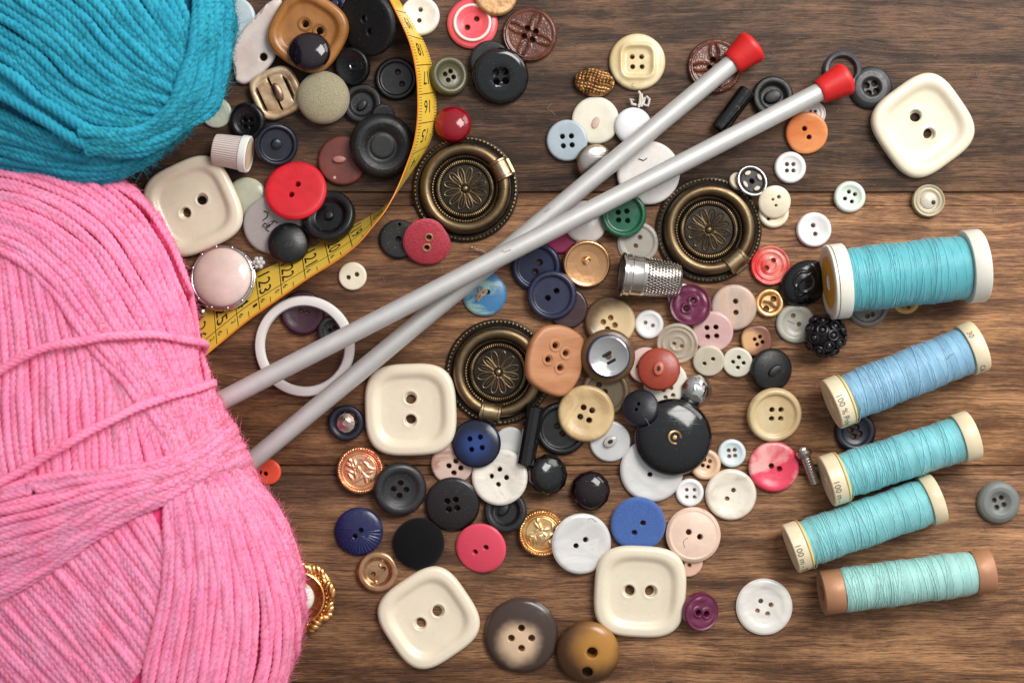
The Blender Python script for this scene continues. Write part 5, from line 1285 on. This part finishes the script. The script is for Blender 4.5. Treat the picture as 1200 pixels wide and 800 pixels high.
# left upright strands
PW.bundle([(104, 350), (128, 430), (134, 490), (140, 590)], [(120, 385), (172, 440), (218, 490), (256, 560)], 12, 1)
PW.bundle([(-120, 230), (-130, 400), (-130, 500), (-110, 600)], [(100, 330), (130, 428), (136, 490), (140, 575)], 25, 0)
# big sweep from the top left to the waist
PW.bundle([(-60, 165), (70, 190), (150, 235), (195, 300), (222, 370), (236, 440), (248, 500), (262, 560)], [(-110, 262), (0, 293), (52, 332), (86, 376), (112, 412), (150, 455), (185, 505), (212, 570)], 14, 5, bias=.9)
PW.bundle([(60, 165), (140, 196), (184, 222), (216, 268), (238, 335), (252, 405), (266, 480), (285, 520)], [(0, 176), (100, 204), (155, 232), (196, 282), (221, 345), (236, 410), (246, 480), (262, 520)], 6, 8)
# outermost, turning under the edge
PW.bundle([(150, 180), (205, 225), (245, 300), (268, 380), (285, 450), (300, 505)], [(170, 165), (235, 205), (285, 290), (310, 380), (330, 450), (340, 500)], 5, 2)
PW.bundle([(-20, 186), (60, 186), (130, 203), (185, 232)], [(-60, 130), (60, 140), (150, 160), (220, 205)], 5, 0)
# lower right fan and edge
PW.bundle([(192, 540), (196, 625), (194, 682), (185, 725), (174, 775), (160, 850), (120, 930)], [(262, 545), (312, 612), (340, 690), (348, 745), (342, 795), (318, 860), (260, 940)], 17, 6)
PW.bundle([(250, 535), (318, 605), (346, 685), (354, 742), (346, 800), (322, 870)], [(282, 525), (332, 590), (356, 680), (366, 742), (358, 805), (335, 880)], 6, 6)
PW.bundle([(230, 530), (300, 605), (330, 685), (338, 745), (328, 800), (300, 870)], [(300, 525), (345, 590), (366, 680), (372, 742), (364, 805), (340, 880)], 11, 1)
PW.bundle([(296, 530), (340, 590), (370, 680), (378, 745), (366, 815), (340, 890)], [(325, 520), (395, 580), (432, 680), (440, 745), (425, 830), (400, 900)], 6, 0)
# the waist: turns wound round the middle, gathering at the right
PW.bundle([(-90, 590), (0, 571), (60, 559), (135, 550), (192, 541), (234, 517), (258, 490), (268, 462), (290, 440)], [(-90, 735), (0, 700), (50, 672), (86, 645), (134, 615), (184, 589), (240, 561), (294, 540), (330, 530)], 15, 8, wob=1.6, liftvar=2)
PW.bundle([(-90, 600), (40, 572), (140, 556), (215, 535), (255, 505), (276, 478), (300, 462)], [(-90, 690), (40, 650), (130, 600), (200, 570), (250, 545), (292, 528), (325, 520)], 5, 11, wob=2., liftvar=2)
PW.strand(catmull([(-60, 470), (0, 435), (40, 413), (82, 402), (130, 396), (185, 396), (230, 407), (262, 428), (290, 460)], 16), 14, 4.4)
PW.strand(catmull([(-60, 590), (0, 565), (60, 531), (110, 502), (168, 476), (215, 461), (250, 450), (290, 445)], 16), 14, 4.4)
root = empty('wool_skein', 'big fuzzy pink skein of wool tied round its waist, at the left edge', 'wool', None, Matrix.Identity(4))
PW.finish(root, PINK, PINKF, 17000, PINKC)
# --- blue ball
blue_out = [(240, -60), (268, -20), (275, 20), (274, 60), (263, 85), (257, 122), (236, 146), (202, 166), (172, 198), (142, 219), (92, 227), (40, 220), (0, 209), (-60, 182), (-150, 90), (-200, -20), (-200, -140), (-120, -250), (0, -300), (120, -260), (200, -160)]
BW = Wool((40, -40), blue_out, 130, 104, 122, 12)
BW.rad = 4.9
BW.bundle([(-150, 120), (-20, 128), (50, 158), (112, 178), (160, 182), (196, 165)], [(-150, 215), (-20, 205), (50, 214), (100, 217), (150, 208), (202, 176), (244, 148)], 9, 0)
BW.bundle([(-100, 215), (0, 225), (100, 236), (160, 222), (215, 185), (262, 152)], [(-60, 260), (10, 275), (110, 280), (200, 260), (270, 220), (300, 160)], 6, 0)
BW.bundle([(225, -60), (250, 0), (258, 35), (256, 75), (247, 112)], [(255, -60), (276, 5), (282, 45), (276, 80), (264, 122)], 4, 3)
BW.bundle([(290, -60), (300, 10), (304, 60), (290, 110), (270, 150)], [(330, -60), (340, 10), (340, 80), (320, 130), (290, 180)], 4, 0)
BW.bundle([(150, -120), (196, -28), (214, 10), (222, 34), (226, 52), (222, 80)], [(-150, 20), (-20, 88), (40, 134), (104, 162), (186, 160), (210, 140)], 22, 4, wob=1.2)
BW.bundle([(222, -50), (226, 10), (221, 55), (210, 92), (190, 128), (150, 152), (90, 150)], [(262, -50), (260, 20), (258, 80), (248, 122), (216, 144), (172, 168), (100, 176)], 6, 12, wob=1.4)
BW.strand(catmull([(-100, 70), (0, 109), (50, 139), (108, 170), (155, 177), (188, 160), (215, 130), (236, 90), (246, 40)], 16), 11, 5.8)
BW.strand(catmull([(-100, 40), (0, 78), (50, 118), (105, 150), (150, 158), (180, 146), (206, 118), (224, 80), (232, 20)], 16), 10, 5.8)
root = empty('wool_ball', 'fuzzy turquoise blue ball of wool at the top left corner', 'wool', None, Matrix.Identity(4))
BW.finish(root, BLUE, BLUEF, 11000, BLUEC)

# ------------------------------------------------------------------ stray fibres on the table
bk = Bulk(); r = np.random.default_rng(31)
for px, py in [(640, 128), (652, 135), (806, 628), (826, 593), (700, 610), (1010, 250), (1120, 420), (860, 760), (380, 640), (560, 180), (905, 60), (1060, 690), (760, 770), (520, 320), (330, 470), (980, 130), (1150, 500), (450, 330)] + [tuple(x) for x in r.uniform((420, 20), (1180, 780), (26, 2))]:
    x, y = lift_xy(px, py, 1); h = HM[int(round((y - Y0) / CELL)), int(round((x - X0) / CELL))]
    a = r.uniform(0, 6.28); L = r.uniform(5, 17); t = np.linspace(0, 1, 14); cv = r.uniform(-2.2, 2.2)
    an = a + cv * t + .5 * np.sin(5 * t + a); P = np.stack([x + np.cumsum(np.cos(an)) * L / 14, y + np.cumsum(np.sin(an)) * L / 14, 0 * t], 1)
    P[:, 2] = [max(0, HM[int(round((q[1] - Y0) / CELL)), int(round((q[0] - X0) / CELL))]) + .5 for q in P]
    if P[:, 2].max() - P[:, 2].min() > 3: continue
    bk.add(*np_tube(P, np.tile(np.array([0, 0, 1.]), (14, 1)), .26, 4))
o = bk.build('lint', mat_fuzz('lint_fibre', (178, 166, 156))); tag(o, 'pale stray lint fibres scattered on the table', None, None, 'stuff')
